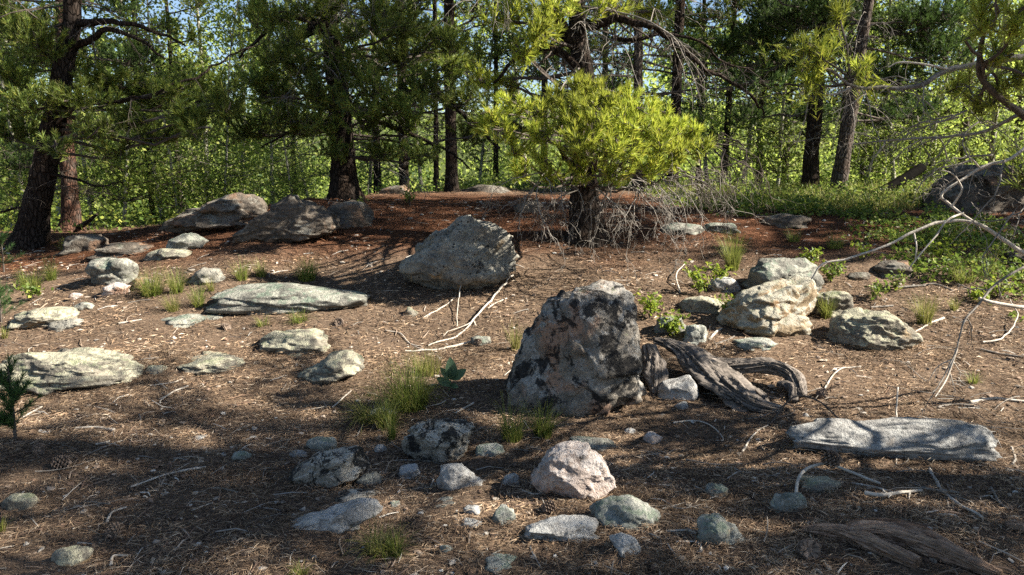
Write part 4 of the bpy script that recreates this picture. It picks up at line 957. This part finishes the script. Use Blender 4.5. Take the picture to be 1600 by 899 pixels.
# ------------------------------------------------------------------ trees
GP = 'pines of the grove'
class Pine:
    """a pine standing at a foot point, its trunk passing through given photograph positions"""
    def __init__(s, label, foot, path, r, bark=None, needle=None, y=None, H=10.0, seed=0, flare=0.5, name='pine_tree', zs=None):
        s.R = np.random.default_rng(100 + seed); s.wig = 1.0
        b = hit(*foot) if y is None else W(foot[0], foot[1], y)
        b = np.array((b[0], b[1], gz(b[0], b[1]))); s.base, s.y = b, b[1]
        pts = [b - (0, 0, .25), b + (0, 0, .05)] + [W(u, v, s.y + (dd[0] if dd else 0)) for u, v, *dd in path]
        last, prev = pts[-1], pts[-2]; d = norm(last - prev); d = norm(d + np.array((0, 0, 0.7)))
        top = last + d * max(1.0, H - (last[2] - b[2])); pts += [(last + top) / 2 + s.R.normal(size=3) * .05, top]
        s.t = empty(name, b); s.axis = spline(pts, 60); s.r = r; s.H = H
        mb = MB(); trunk(mb, pts, r, r * 0.3, 26, 64, flare, 0.13, seed); mb.build('trunk', bark or BARK, s.t)
        s.crown = MB(); s.needle = needle or NEEDLE; tag(s.t, label, 'tree', GP)
    def at(s, z):
        return s.axis[int(np.argmin(np.abs(s.axis[:, 2] - z)))]
    def pad(s, u, v, ru, rv, dd=0.0, dens=1.0, root=None, **kw):
        y = s.y + dd; sc = y / F; c = W(u, v, y); rad = np.array((ru, max(ru * 0.75, rv), rv)) * sc
        n = int(np.clip(1.2 * dens * rad[0] * rad[2] * math.pi / 0.0085, 10, 160)); root = root if root is not None else s.at(c[2] - 0.12 * np.linalg.norm(c - s.axis[5]) * 0.4 + s.R.normal() * .1)
        pad(s.crown, c, rad, n, root, s.R, **{**dict(K=40, L=.082, w=.0105, shoot=.1, limb_r=.022), **kw})
    def fill(s, n, z0, z1, rmax, tuf=24, K=16, w=.016, L=.085, prad=(.5, .2), az=None, **kw):
        for k in range(n):
            z = s.R.uniform(z0, z1); f = (z - z0) / max(.1, s.H - z0); rr = rmax * (1 - 0.75 * f) * s.R.uniform(.45, 1); a = s.R.uniform(0, 6.283) if az is None else s.R.normal(az[0], az[1])
            b = s.at(z); c = b + (rr * math.cos(a), rr * math.sin(a), s.R.uniform(-.15, .3) - 0.05 * rr); pr = prad[0] * s.R.uniform(.7, 1.3)
            pad(s.crown, c, (pr, pr, prad[1] * s.R.uniform(.8, 1.3)), tuf, s.at(z - .1), s.R, K=K, w=w, L=L, limb_r=.02, shoot=.09, **kw)
    def dead(s, n, z0, z1, l0, l1, az=None, r=.009, depth=2, droop=.3, kids=6, mat=None, el=(-.25, .25)):
        for k in range(n):
            z = s.base[2] + s.R.uniform(z0, z1); a = s.R.uniform(0, 6.283) if az is None else s.R.normal(az[0], az[1]); p = s.at(z)
            d = np.array((math.cos(a), math.sin(a), s.R.uniform(*el))); mb = MB()
            bare(mb, p, d, s.R.uniform(l0, l1), r * s.R.uniform(.7, 1.3), s.R, depth, droop, kids); mb.build('dead_branch', mat or DEAD, s.t)
    def limb(s, path, r0, r1, dd=0.0, name='limb', mat=None, twigs=0, tl=.5):
        pts = np.array([W(u, v, s.y + (q[0] if q else dd)) for u, v, *q in path]); p = spline(pts, 8 * len(path)); L = np.linalg.norm(p[-1] - p[0]) * s.wig; p = p + np.linspace(0, 1, len(p))[:, None] ** .3 * np.stack([.03 * L * noise3(p * 3.1 + 31 * k + s.y) + .012 * L * noise3(p * 9 + 17 * k) for k in range(3)], 1); mb = MB(); rr = np.linspace(r0, r1, len(p)); tube(mb, p, rr, 9, 0, 0.1, len(path), cap=True)
        o = mb.build(name, mat or BARK, s.t)
        for k in range(twigs):
            i = int(s.R.integers(len(p) // 5, len(p) - 1)); d = s.R.normal(size=3) * (1, .8, .7) + (0, 0, -.45); tw = MB()
            bare(tw, p[i], d, tl * s.R.uniform(.4, 1.2), max(.004, rr[i] * .3), s.R, 1, .35, 5); tw.build('twig', mat or TWIG, o, origin=s.base)
    def done(s):
        if s.crown.n: s.crown.build('crown', [TWIG, s.needle], s.t, smooth=False)
        return s.t

# the leaning pine at the left edge
P = Pine('dark leaning pine trunk at the left edge', (48,386), [(62,300), (82,200), (102,90), (113,0)], .185, seed=1, needle=NEEDLE)
for q in ((35,50,70,38,.2), (20,115,50,32,-.3), (60,160,55,30,-.5), (128,150,60,28,-.4), (196,128,60,26,.1), (292,180,44,22,-.5,1.5), (246,208,56,20,-.3), (330,138,60,30,.4), (150,200,50,20,-.6), (22,205,50,30,.3), (270,140,50,24,-.2), (310,200,46,20,-.6), (110,100,50,26,.4), (160,120,46,24,-.1), (60,60,50,30,-.3), (350,160,40,22,-.4), (210,180,46,22,-.2), (90,225,40,16,-.7), (10,20,60,30,.5), (240,150,50,22,.3), (180,232,44,14,-.3)): P.pad(*q)
P.limb([(120,36,0), (150,36,-.1), (180,32,-.2), (230,46,-.2), (290,70,0)], .05, .012, twigs=5)
P.limb([(118,72,0), (150,58,-.1), (176,46,-.2), (215,60,-.3), (262,92,-.3)], .045, .012, twigs=6)
P.limb([(100,150,0), (170,160,-.3), (230,152,-.4), (300,120,-.3), (356,92,0), (405,64,.2)], .022, .008, twigs=8)
P.limb([(76,272,0), (110,278,-.2), (150,290,-.3), (195,286,-.3)], .022, .006, twigs=6, tl=.35)
P.limb([(0,332,-.2), (30,324,-.1), (56,326,0)], .014, .018, twigs=3, tl=.3)
P.dead(18, .6, 3.2, .5, 1.2, mat=TWIG); P.fill(22, 4.0, 9.5, 2.0); P.done()
P = Pine('red-barked pine trunk just behind the leaning one at left', (112,362), [(108,280), (102,205), (98,100), (96,0)], .15, BARK_RED, seed=2, needle=NEEDLE_DARK)
P.dead(10, .3, 2.4, .5, 1.3, az=(-.3, .9), mat=TWIG); P.fill(26, 3.2, 9, 1.8)
for q in ((30,250,50,26,.4), (60,90,50,30,.5), (200,90,60,26,.8)): P.pad(*q)
P.limb([(112,358,0), (130,352,-.1), (140,345,-.15), (152,335,-.2)], .05, .02)
P.done()

# the dark pine left of centre
P = Pine('dark forked pine with a stout limb left of centre', (538,306), [(534,220), (528,140), (518,60), (512,0)], .21, seed=3, y=10.6)
for q in ((430,26,70,30,-.2), (505,14,60,28,-.5), (590,22,60,30,-.4), (410,128,46,36,-.6,1.3), (478,104,46,26,-.8), (556,108,56,28,-.8), (622,88,50,34,-.3), (664,136,52,34,-.6), (520,150,46,22,-1), (600,160,44,20,-.9), (678,58,44,30,.2), (462,190,44,26,-.4), (526,232,40,16,-.9), (604,236,46,18,-.7), (660,236,46,18,-.9), (726,150,40,28,-.2), (738,205,36,22,-.4), (400,200,48,26,.3), (350,170,40,24,.4), (640,190,40,18,-.5), (570,190,40,16,-1), (500,190,36,20,-1), (440,150,40,22,.2), (700,100,40,26,.1), (455,60,44,24,-.6), (540,60,44,26,-.9), (630,40,44,24,-.8), (590,130,46,24,-1.2), (490,140,42,24,-1.2), (440,180,40,22,-.8), (640,160,42,22,-1.1), (560,165,38,18,-1.3), (700,60,40,24,-.4), (430,90,40,22,-.9)): P.pad(*q)
P.limb([(516,34,0), (496,44,-.1), (468,56,-.2), (440,78,-.2), (424,98,-.2)], .095, .03, twigs=5)
P.limb([(500,36,0), (460,26,-.1), (430,36,-.1), (400,62,0), (372,92,.1)], .05, .014, twigs=8)
P.limb([(545,172,0), (590,190,-.2), (640,210,-.4), (690,232,-.5), (735,262,-.6)], .045, .01, twigs=14, tl=.45)
P.limb([(660,110,.3), (680,140,0), (712,170,-.2), (740,196,-.4), (780,235,-.5)], .05, .015, twigs=10, tl=.45)
P.limb([(530,180,0), (490,192,-.3), (450,205,-.4), (410,232,-.4)], .035, .008, twigs=10, tl=.45)
P.dead(36, .6, 3.4, .7, 1.7, droop=.35); P.fill(26, 4.6, 10, 2.1); P.done()

# the bushy pine of the centre
P = Pine('pine with a bushy sunlit yellow-green bough over a dark trunk', (915,372), [(913,300), (910,220), (914,140), (906,80), (900,0)], .17, seed=5, needle=NEEDLE_LIT, H=9)
DD = -1.25
P.limb([(900,30,0), (930,42,-.2), (965,28,-.3), (1005,42,-.4), (1060,70,-.4), (1105,110,-.3), (1165,150,-.2), (1200,176,0)], .05, .008, twigs=22, tl=.55)
P.limb([(912,70,0), (890,60,-.1), (866,20,-.2), (850,-30,-.3)], .08, .05, twigs=3)
P.limb([(955,60,-.2), (1000,62,-.3), (1040,52,-.3), (1090,66,-.3), (1130,96,-.2), (1180,110,0)], .022, .006, twigs=16, tl=.5)
P.limb([(912,120,0), (880,85,-.2), (845,75,-.3), (810,90,-.3), (770,130,-.2)], .05, .012, twigs=10)
P.limb([(912,290,0), (890,250,-.5), (860,220,-1.0), (800,195,-1.3)], .035, .01, twigs=0, name='bough_limb')
P.limb([(915,285,0), (940,250,-.6), (985,215,-1.1), (1060,225,-1.4)], .035, .01, twigs=0, name='bough_limb')
P.limb([(914,270,0), (915,235,-.6), (920,190,-1.1), (925,150,-1.3)], .03, .01, twigs=0, name='bough_limb')
bush = MB(); main, P.crown = P.crown, bush
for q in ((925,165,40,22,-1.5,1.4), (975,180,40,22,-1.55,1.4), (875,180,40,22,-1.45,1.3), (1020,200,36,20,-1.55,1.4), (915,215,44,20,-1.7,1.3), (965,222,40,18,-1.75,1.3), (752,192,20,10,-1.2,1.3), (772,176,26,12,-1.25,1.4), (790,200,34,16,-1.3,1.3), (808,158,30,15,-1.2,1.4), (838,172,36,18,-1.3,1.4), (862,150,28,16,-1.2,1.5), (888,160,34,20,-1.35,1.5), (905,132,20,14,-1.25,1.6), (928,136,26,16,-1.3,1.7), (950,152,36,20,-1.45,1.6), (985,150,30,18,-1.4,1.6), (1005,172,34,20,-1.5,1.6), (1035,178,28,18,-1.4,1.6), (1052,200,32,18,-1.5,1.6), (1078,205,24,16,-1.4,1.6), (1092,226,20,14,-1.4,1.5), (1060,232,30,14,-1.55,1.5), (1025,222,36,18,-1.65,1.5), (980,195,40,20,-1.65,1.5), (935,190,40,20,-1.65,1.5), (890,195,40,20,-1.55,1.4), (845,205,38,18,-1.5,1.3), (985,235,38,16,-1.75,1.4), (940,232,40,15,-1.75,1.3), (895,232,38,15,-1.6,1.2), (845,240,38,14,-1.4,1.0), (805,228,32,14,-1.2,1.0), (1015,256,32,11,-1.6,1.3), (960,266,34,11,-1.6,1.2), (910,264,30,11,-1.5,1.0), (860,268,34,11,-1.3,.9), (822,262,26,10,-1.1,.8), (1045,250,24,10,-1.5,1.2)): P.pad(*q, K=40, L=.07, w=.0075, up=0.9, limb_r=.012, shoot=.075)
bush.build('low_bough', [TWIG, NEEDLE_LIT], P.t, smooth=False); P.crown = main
for q in ((842,48,40,24,-.6,1.5), (815,78,32,18,-.6,1.4), (868,10,50,22,-.4), (945,8,56,18,-.2), (790,20,40,22,.1), (1020,10,50,18,.3), (760,120,36,20,.2), (800,130,30,18,.2)): P.pad(*q)
# bare hanging twigs below the bough
def hang(P, u, v, dy, length, n, az, droop=.85, r=.006, kids=6, depth=2, mat=None):
    for k in range(n):
        s_ = W(u + P.R.normal() * 18, v + P.R.normal() * 8, P.y + dy + P.R.normal() * .15); a = P.R.normal(az, .7)
        mb = MB(); bare(mb, s_, (math.cos(a), math.sin(a) * .6, -.3), length * P.R.uniform(.7, 1.25), r, P.R, depth, droop, kids, .26); mb.build('dead_branch', mat or DEAD, P.t)
hang(P, 845, 285, -1.2, .6, 6, 4.2); hang(P, 885, 290, -1.2, .6, 5, 4.4)
hang(P, 985, 285, -1.2, .7, 8, 5.3, .8); hang(P, 1040, 270, -1.0, .75, 8, 5.6, .7); hang(P, 1085, 262, -.8, .7, 5, 5.8, .8, mat=TWIG); hang(P, 940, 295, -1.3, .55, 5, 5)
hang(P, 1100, 230, -.4, .8, 9, 5.9, 1.0, .008, mat=TWIG)
P.dead(12, .5, 2.2, .7, 1.4, az=(0, .9), droop=.6); P.dead(22, 1.9, 3.5, .8, 1.7, droop=.35, az=(.2, 1.1)); P.fill(24, 3.9, 8.8, 1.9); P.done()

# grey pair of trunks at right
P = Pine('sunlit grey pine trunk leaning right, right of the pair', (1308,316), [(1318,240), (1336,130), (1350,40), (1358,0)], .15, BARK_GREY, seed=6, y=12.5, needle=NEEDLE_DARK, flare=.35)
P.dead(24, 1.0, 4, .6, 1.6); P.fill(30, 4.4, 11, 2.3)
for q in ((1420,40,70,34,.3), (1300,20,60,30,.4), (1250,30,80,36,.6), (1400,120,50,26,.6), (1470,80,60,40,.4), (1380,180,40,18,.5), (1430,170,50,24,.8), (1460,20,60,30,.2)): P.pad(*q)
P.done()
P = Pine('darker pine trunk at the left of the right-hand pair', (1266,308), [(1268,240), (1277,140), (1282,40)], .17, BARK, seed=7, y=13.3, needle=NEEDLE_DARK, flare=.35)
P.dead(16, 1.2, 4, .6, 1.5); P.fill(30, 4.0, 11, 2.3)
for q in ((1200,60,60,30,.2), (1235,100,50,26,.1), (1215,20,60,30,.3), (1180,120,50,26,.4), (1300,70,46,24,-.4), (1260,175,40,18,.3), (1140,70,50,26,.6), (1170,180,44,20,.6)): P.pad(*q)
P.done()

# the near pine beyond the right edge, its branches reaching into the picture
P = Pine('near pine at the right edge with needles and bare branches reaching in', (2150,700), [(2150,300), (2150,0)], .14, seed=8, y=3.1, H=9, needle=NEEDLE)
P.y = 4.4; P.wig = 0.3
P.limb([(1760,520,-.1), (1680,452,-.25), (1600,398,-.3), (1555,366,-.3), (1515,345,-.3), (1475,348,-.3), (1430,364,-.3), (1380,386,-.3), (1320,408,-.3), (1284,414,-.3), (1268,435,-.3)], .014, .004, name='dead_branch', mat=PALE)
P.limb([(1545,360,-.3), (1505,336,-.3), (1482,318,-.25), (1472,304,-.25), (1510,278,-.2), (1545,258,-.2), (1590,240,-.1), (1680,160,0)], .006, .01, name='dead_branch', mat=PALE)
P.limb([(1488,322,-.3), (1502,300,-.35), (1500,288,-.35), (1488,272,-.4), (1468,265,-.4)], .006, .003, name='dead_branch', mat=PALE)
P.limb([(1530,262,-.2), (1520,250,-.25), (1508,243,-.3)], .006, .003, name='dead_branch', mat=PALE)
P.limb([(1505,333,-.3), (1480,345,-.4), (1462,370,-.45), (1440,395,-.5), (1420,420,-.5)], .006, .003, name='dead_branch', mat=PALE)
P.limb([(1428,364,-.3), (1432,385,-.35), (1430,408,-.35)], .005, .003, name='dead_branch', mat=PALE)
P.limb([(1720,360,0), (1600,418,-.2), (1555,445,-.2), (1530,475,-.25), (1508,500,-.3), (1500,520,-.3), (1490,560,-.35), (1470,600,-.45), (1460,612,-.5)], .008, .003, name='dead_branch', mat=DEAD, twigs=5, tl=.22)
P.limb([(1530,466,-.2), (1560,474,-.2), (1620,480,-.15), (1700,470,0)], .009, .013, name='dead_branch', mat=PALE)
P.limb([(1495,545,-.3), (1480,590,-.35), (1462,620,-.5)], .007, .003, name='dead_branch', mat=PALE, twigs=3, tl=.18)
P.limb([(1800,130,0), (1700,150,-.4), (1620,165,-.7), (1540,205,-.6), (1480,215,-.5), (1420,218,-.4), (1335,224,-.3)], .013, .004, name='dead_branch', mat=DEAD, twigs=10, tl=.35)
P.limb([(1800,60,0), (1650,85,-.3), (1560,95,-.4), (1480,110,-.4), (1440,132,-.4), (1380,140,-.4), (1330,136,-.4), (1296,112,-.4), (1278,115,-.4)], .02, .005, name='dead_branch', mat=DEAD, twigs=14, tl=.4)
P.limb([(1330,138,-.4), (1300,148,-.4), (1284,142,-.4)], .007, .003, name='dead_branch', mat=PALE)
P.limb([(1480,108,-.4), (1440,100,-.5), (1405,98,-.5), (1388,106,-.5)], .007, .003, name='dead_branch', mat=PALE)
P.limb([(1750,300,-.2), (1640,210,-.6), (1575,160,-.9), (1535,125,-1.0), (1531,80,-1.1), (1535,40,-1.2)], .02, .008, name='limb', mat=TWIG)
P.limb([(1540,120,-1), (1570,90,-1), (1600,66,-1), (1660,30,-.8)], .008, .012, name='limb', mat=DEAD)
spray = MB(); main, P.crown = P.crown, spray
for q in ((1545,20,34,22,-1.9,1.0), (1590,18,34,26,-1.8,1.0), (1560,75,40,22,-1.2,1.0), (1590,110,40,26,-1.0,1.0), (1560,140,40,20,-.9,.9), (1500,125,34,20,-.6,.9), (1525,155,30,16,-.7,.8)): P.pad(*q, root=W(1536,100,3.3), K=44, L=.055, w=.0036, limb_r=.008, shoot=.06)
for q in ((1262,70,24,14,-.4,.8), (1285,85,26,16,-.4,1), (1268,128,18,10,-.4,.9), (1310,18,20,12,-.3,.8), (1350,105,24,10,-.4,.8)): P.pad(*q, root=W(1330,130,4.0), K=38, L=.06, w=.005, limb_r=.008)
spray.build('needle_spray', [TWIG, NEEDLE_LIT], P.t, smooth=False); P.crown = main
hang(P, 1560, 250, -.3, .5, 4, 3.6, .5, .006, 5); hang(P, 1520, 180, -.5, .45, 5, 3.4, .5, .005, 5); hang(P, 1590, 330, -.2, .45, 3, 3.6, .6, .005, 5)
P.dead(8, .4, 2.4, .6, 1.3, az=(2.9, .5)); P.fill(15, 1.2, 2.8, 1.9, tuf=26, K=18, w=.011, L=.075, prad=(.42, .17), az=(.2, .7)); P.fill(30, 2.5, 8.6, 2.0, tuf=26, K=18, w=.011, L=.075, prad=(.42, .17)); P.done()

# ------------------------------------------------------------------ pines and aspens farther back
def generic_pine(seed, r, H, z0, rmax, n, bark, needle, dead_n=15):
    P = Pine('x', (800, 300), [], r, bark, needle, y=30.0, H=H, seed=seed, flare=.3)
    P.fill(n, P.base[2] + z0, P.base[2] + H * .97, rmax, tuf=26, K=16, w=.019, L=.1, prad=(.55, .2)); P.dead(dead_n, .6, 3.5, .6, 1.6, depth=1)
    return P.done()
protos = [generic_pine(21, .13, 11, 1.6, 2.2, 54, BARK, NEEDLE), generic_pine(22, .11, 10, 1.3, 2.0, 54, BARK_GREY, NEEDLE_DARK), generic_pine(23, .075, 8, 1.2, 1.4, 24, BARK, NEEDLE)]
dense = generic_pine(24, .13, 11, 1.3, 2.2, 64, BARK, NEEDLE)
def aspen(seed, H, r, z0, n, size):
    R = np.random.default_rng(seed); c = np.array((0, 30.0, 0)); t = empty('aspen_tree', c); mb = MB()
    top = c + (R.normal() * .4, R.normal() * .4, H); pts = [c - (0, 0, .3), c + (R.normal() * .08, 0, H * .3), c + (R.normal() * .2, 0, H * .6), top]; ax = spline(pts, 30)
    tube(mb, ax, np.linspace(r, r * .25, 30), 9, 0, .08, seed); mb.build('trunk', ASPEN_BARK, t); cr = MB()
    for k in range(n):
        z = z0 + (H - z0) * R.random() ** 1.7; b = ax[int(np.argmin(np.abs(ax[:, 2] - z)))]; a = R.uniform(0, 6.283); L = R.uniform(.4, 1.5) * (1 - .5 * z / H); e = b + (L * math.cos(a), L * math.sin(a), L * R.uniform(.2, .8))
        p = spline((b, (b + e) / 2 + (0, 0, -.05), e), 5); tube(cr, p, np.linspace(.012, .003, 5), 3, 0)
        m = int(R.integers(30, 62)); q = p[R.integers(1, 5, m)] + R.normal(size=(m, 3)) * (.22, .22, .17); leaves(cr, q, size, R, 1)
    cr.build('crown', [TWIG, ASPEN_LEAF], t, smooth=False); return t
aps = [aspen(31, 9, .06, 1.0, 95, .062), aspen(32, 8, .05, .6, 90, .066), aspen(33, 6.5, .035, .3, 85, .066)]
def plant_at(proto, state, u, y, label, group, scale=1.0, rz=0.0, cat='tree', lean=0.0):
    t = proto if not state.get(proto.name) else copy_tree(proto); state[proto.name] = True
    x = W(u, 300, y)[0]; t.location = (x, y, gz(x, y) - .02); t.rotation_euler = (lean * math.sin(rz * 5), lean * math.cos(rz * 3), rz); t.scale = (scale,) * 3
    for k in ('label', 'category', 'group'):
        if k in t: del t[k]
    return tag(t, label, cat, group)
state = {}
PB, AB = 'pines farther back', 'aspens behind the pines'
for i, (k, u, y, sc, lab) in enumerate((
    (0,706,13.0,1.05,'straight dark pine right of the two trunks left of centre'), (2,682,15.5,1.0,'very thin dark trunk close behind the straight dark pine'), (0,632,14.5,.95,'dark pine trunk between the forked pine and the straight pine'),
    (1,996,13.5,1.1,'grey pine trunk rising behind the bushy bough, nearest to the dark trunk'), (0,1050,14.5,1.1,'dark pine trunk second to the right behind the bushy bough'), (2,1130,17,1.3,'thin dark pine right of the bushy bough'),
    (1,1185,18,1.0,'pine deep in the shade left of the right-hand pair'), (1,1225,20,1.1,'farther dark pine beside the right-hand pair'), (0,590,19,1.0,'pine in the gap right of the forked trunk'), (1,850,18.5,1.1,'pine in the gap left of the central dark trunk'), (1,945,20,1.1,'far pine behind the central dark trunk'), (1,460,22,1.0,'pine behind the crest left of the forked trunk'), (1,1310,17.5,1.0,'dark pine between the right-hand pair and the aspens'), (2,236,15.5,1.0,'thin dark trunk rising behind the left outcrop'),
    
    (2,775,19,1.2,'slender pine left of the bushy bough'), 
    (0,1420,18,1.1,'dark pine behind the white aspen stems at right'), (1,1500,16,1.1,'dark pine behind the huge right boulder'), (0,1580,18,1.1,'pine at the right edge behind the bare branches'),
    (0,20,19,1.0,'pine at the far left edge behind the leaning trunk'), (2,1090,21,1.3,'small pine in the gap right of the bushy bough'), (2,1345,20,1.2,'small pine right of the right-hand pair'),
    (2,530,18,1.2,'small pine right behind the forked trunk'), (2,280,17,1.0,'sunlit young pine above the left outcrop'))):
    plant_at(protos[k], state, u, y, lab, PB, sc, i * 1.9)
for i, (k, u, y, sc, lab) in enumerate((
    (1,14,14,1.0,'pale aspen stem at the far left edge'), (0,70,17,1.0,'aspen showing between the two left trunks'), (0,88,20,1.0,'aspen close behind the leaning trunk'), (1,140,15,1.0,'aspen right of the red-barked trunk'), (2,190,14,1.0,'slim aspen in the sunlit gap at left'),
    (0,252,16,1.0,'white aspen stem beside the thin dark trunk at left'), (2,276,14.5,1.0,'leafy aspen sapling above the left end of the outcrop'), (1,320,18,1.0,'aspen over the left outcrop'), (0,372,19,1.0,'aspen behind the outcrop, right of its peak'), (1,425,18,1.0,'aspen left of the forked dark pine'),
    (0,486,22,1.0,'aspen close left of the forked dark trunk'), (1,575,20,1.0,'aspen right of the forked dark trunk'), (0,660,22,1.0,'aspen between the two thin dark trunks'), (1,748,19,1.0,'aspen left behind the bushy bough'), (0,822,23,1.0,'aspen behind the left end of the bushy bough'),
    (1,960,22,1.0,'aspen right of the central dark trunk'), (0,1105,19,1.0,'aspen at the right end of the bushy bough'), (1,1160,17,1.0,'leaning aspen stem left of the right-hand pair'), (2,1215,15,1.0,'leafy aspen sapling left of the right-hand pair'), (0,1250,22,1.0,'aspen far behind the right-hand pair'),
    (0,1398,15.5,1.0,'whitest aspen stem right of the right-hand pair'), (1,1380,19,1.0,'thin aspen stem beside the whitest one'), (2,1350,16,1.0,'leafy aspen sapling at the foot of the leaning grey trunk'), (0,1455,17,1.0,'aspen left of the huge right boulder'), (1,1545,14,1.0,'aspen above the huge right boulder'),
    (2,1610,15,1.0,'aspen at the right edge above the boulder'), (2,1440,14.5,.9,'aspen sapling left of the huge right boulder'), (2,40,13,.8,'aspen sapling at the left edge beside the leaning trunk'), (2,345,15,.8,'aspen sapling over the outcrop peak'), (2,460,15,.8,'aspen sapling behind the grey crest boulder'))):
    plant_at(aps[k], state, u, y, lab, AB, sc * (.8 + .45 * ((i * 7) % 10) / 10), i * 2.3, lean=.11)

# fallen dark trunk at right; near-black colour stands in for its shade
g0 = W(1400, 300, 12.0); b = np.array((g0[0], g0[1], gz(g0[0], g0[1]))); t = tag(empty('fallen_tree', b), 'dark fallen trunk slanting up left of the huge right boulder', 'log')
mb = MB(); tube(mb, spline((W(1340,318,11.6), W(1390,294,12), W(1440,262,12.6)), 14), np.linspace(.1, .08, 14), 14, 0, .12, 3, cap=True); SHADED_WOOD = wood_mat('shade_darkened_wood', (.004, .004, .004), (.011, .01, .009)); SHADED_WOOD.node_tree.nodes['Principled BSDF'].inputs['Specular IOR Level'].default_value = 0.0; mb.build('trunk', SHADED_WOOD, t)

# unseen pines: sunny side casts the dapple; rear and left added to block skylight
GO = 'pines around the clearing'
for i, (k, x, y, sc, lab) in enumerate(((0,10.5,8.2,1.35,'pine out of view in the near right of the clearing'), (0,8.2,1.4,1.0,'pine out of view to the right of the photographer'), (1,11.5,2.1,1.0,'pine out of view far to the right'), (0,9.2,8.1,1.15,'pine out of view nearest the lit clearing'), (1,12.4,8.2,1.1,'pine out of view right of the lit clearing'),
    (1,3.0,-4.0,1.0,'unseen pine added behind the photographer to block skylight, right side'), (0,-3.5,-3.5,1.0,'unseen pine added behind the photographer to block skylight, left side'), (0,-8.0,2.0,1.0,'unseen pine added to the left to block skylight'), (1,-9.0,6.5,1.0,'unseen pine added beyond the left edge to block skylight'))):
    t = dense if i == 0 else copy_tree(dense if k < 2 else protos[k]); t.location = (x, y, gz(x, y) - .02); t.rotation_euler = (0, 0, i * 1.3 + .4); t.scale = (sc,) * 3; tag(t, lab, 'tree', GO)

# the far wood
R = np.random.default_rng(77); mb = MB()
for k in range(860):
    y = R.uniform(26, 58); x = R.uniform(-1, 1) * (y * .75 + 2); g_ = gz(x, y); z = g_ + R.random() ** 1.9 * 9.5; m = 150
    if noise3(np.array([[x * .13, y * .13, z * .2]]))[0] < -.12: continue
    q = np.array((x, y, z)) + R.normal(size=(m, 3)) * (.9, .8, .55); q[:, 2] = np.maximum(q[:, 2], g_ + .1); leaves(mb, q, .19, R, 0)
tag(mb.build('distant_wood', ASPEN_LEAF, smooth=False), 'sunlit green wood far behind the trunks', 'wood', kind='stuff')
mb = MB()
for k in range(30):        # dark conical pines within the far wood
    y = R.uniform(28, 55); x = R.uniform(-1, 1) * (y * .75 + 2); g_ = gz(x, y); H = R.uniform(5, 12); m = 1300
    f = R.random(m) ** .8; a = R.uniform(0, 6.283, m); tier = .65 + .35 * np.sin(f * 34 + k); r = (1 - f) * H * .17 * tier * R.random(m) ** .4 + .1
    q = np.stack((x + r * np.cos(a), y + r * np.sin(a), g_ + .3 + f * H - .25 * r), 1); leaves(mb, q, .2, R, 0)
tag(mb.build('distant_pines', NEEDLE_DARK, smooth=False), 'dark pines standing within the far wood', 'wood', kind='stuff')
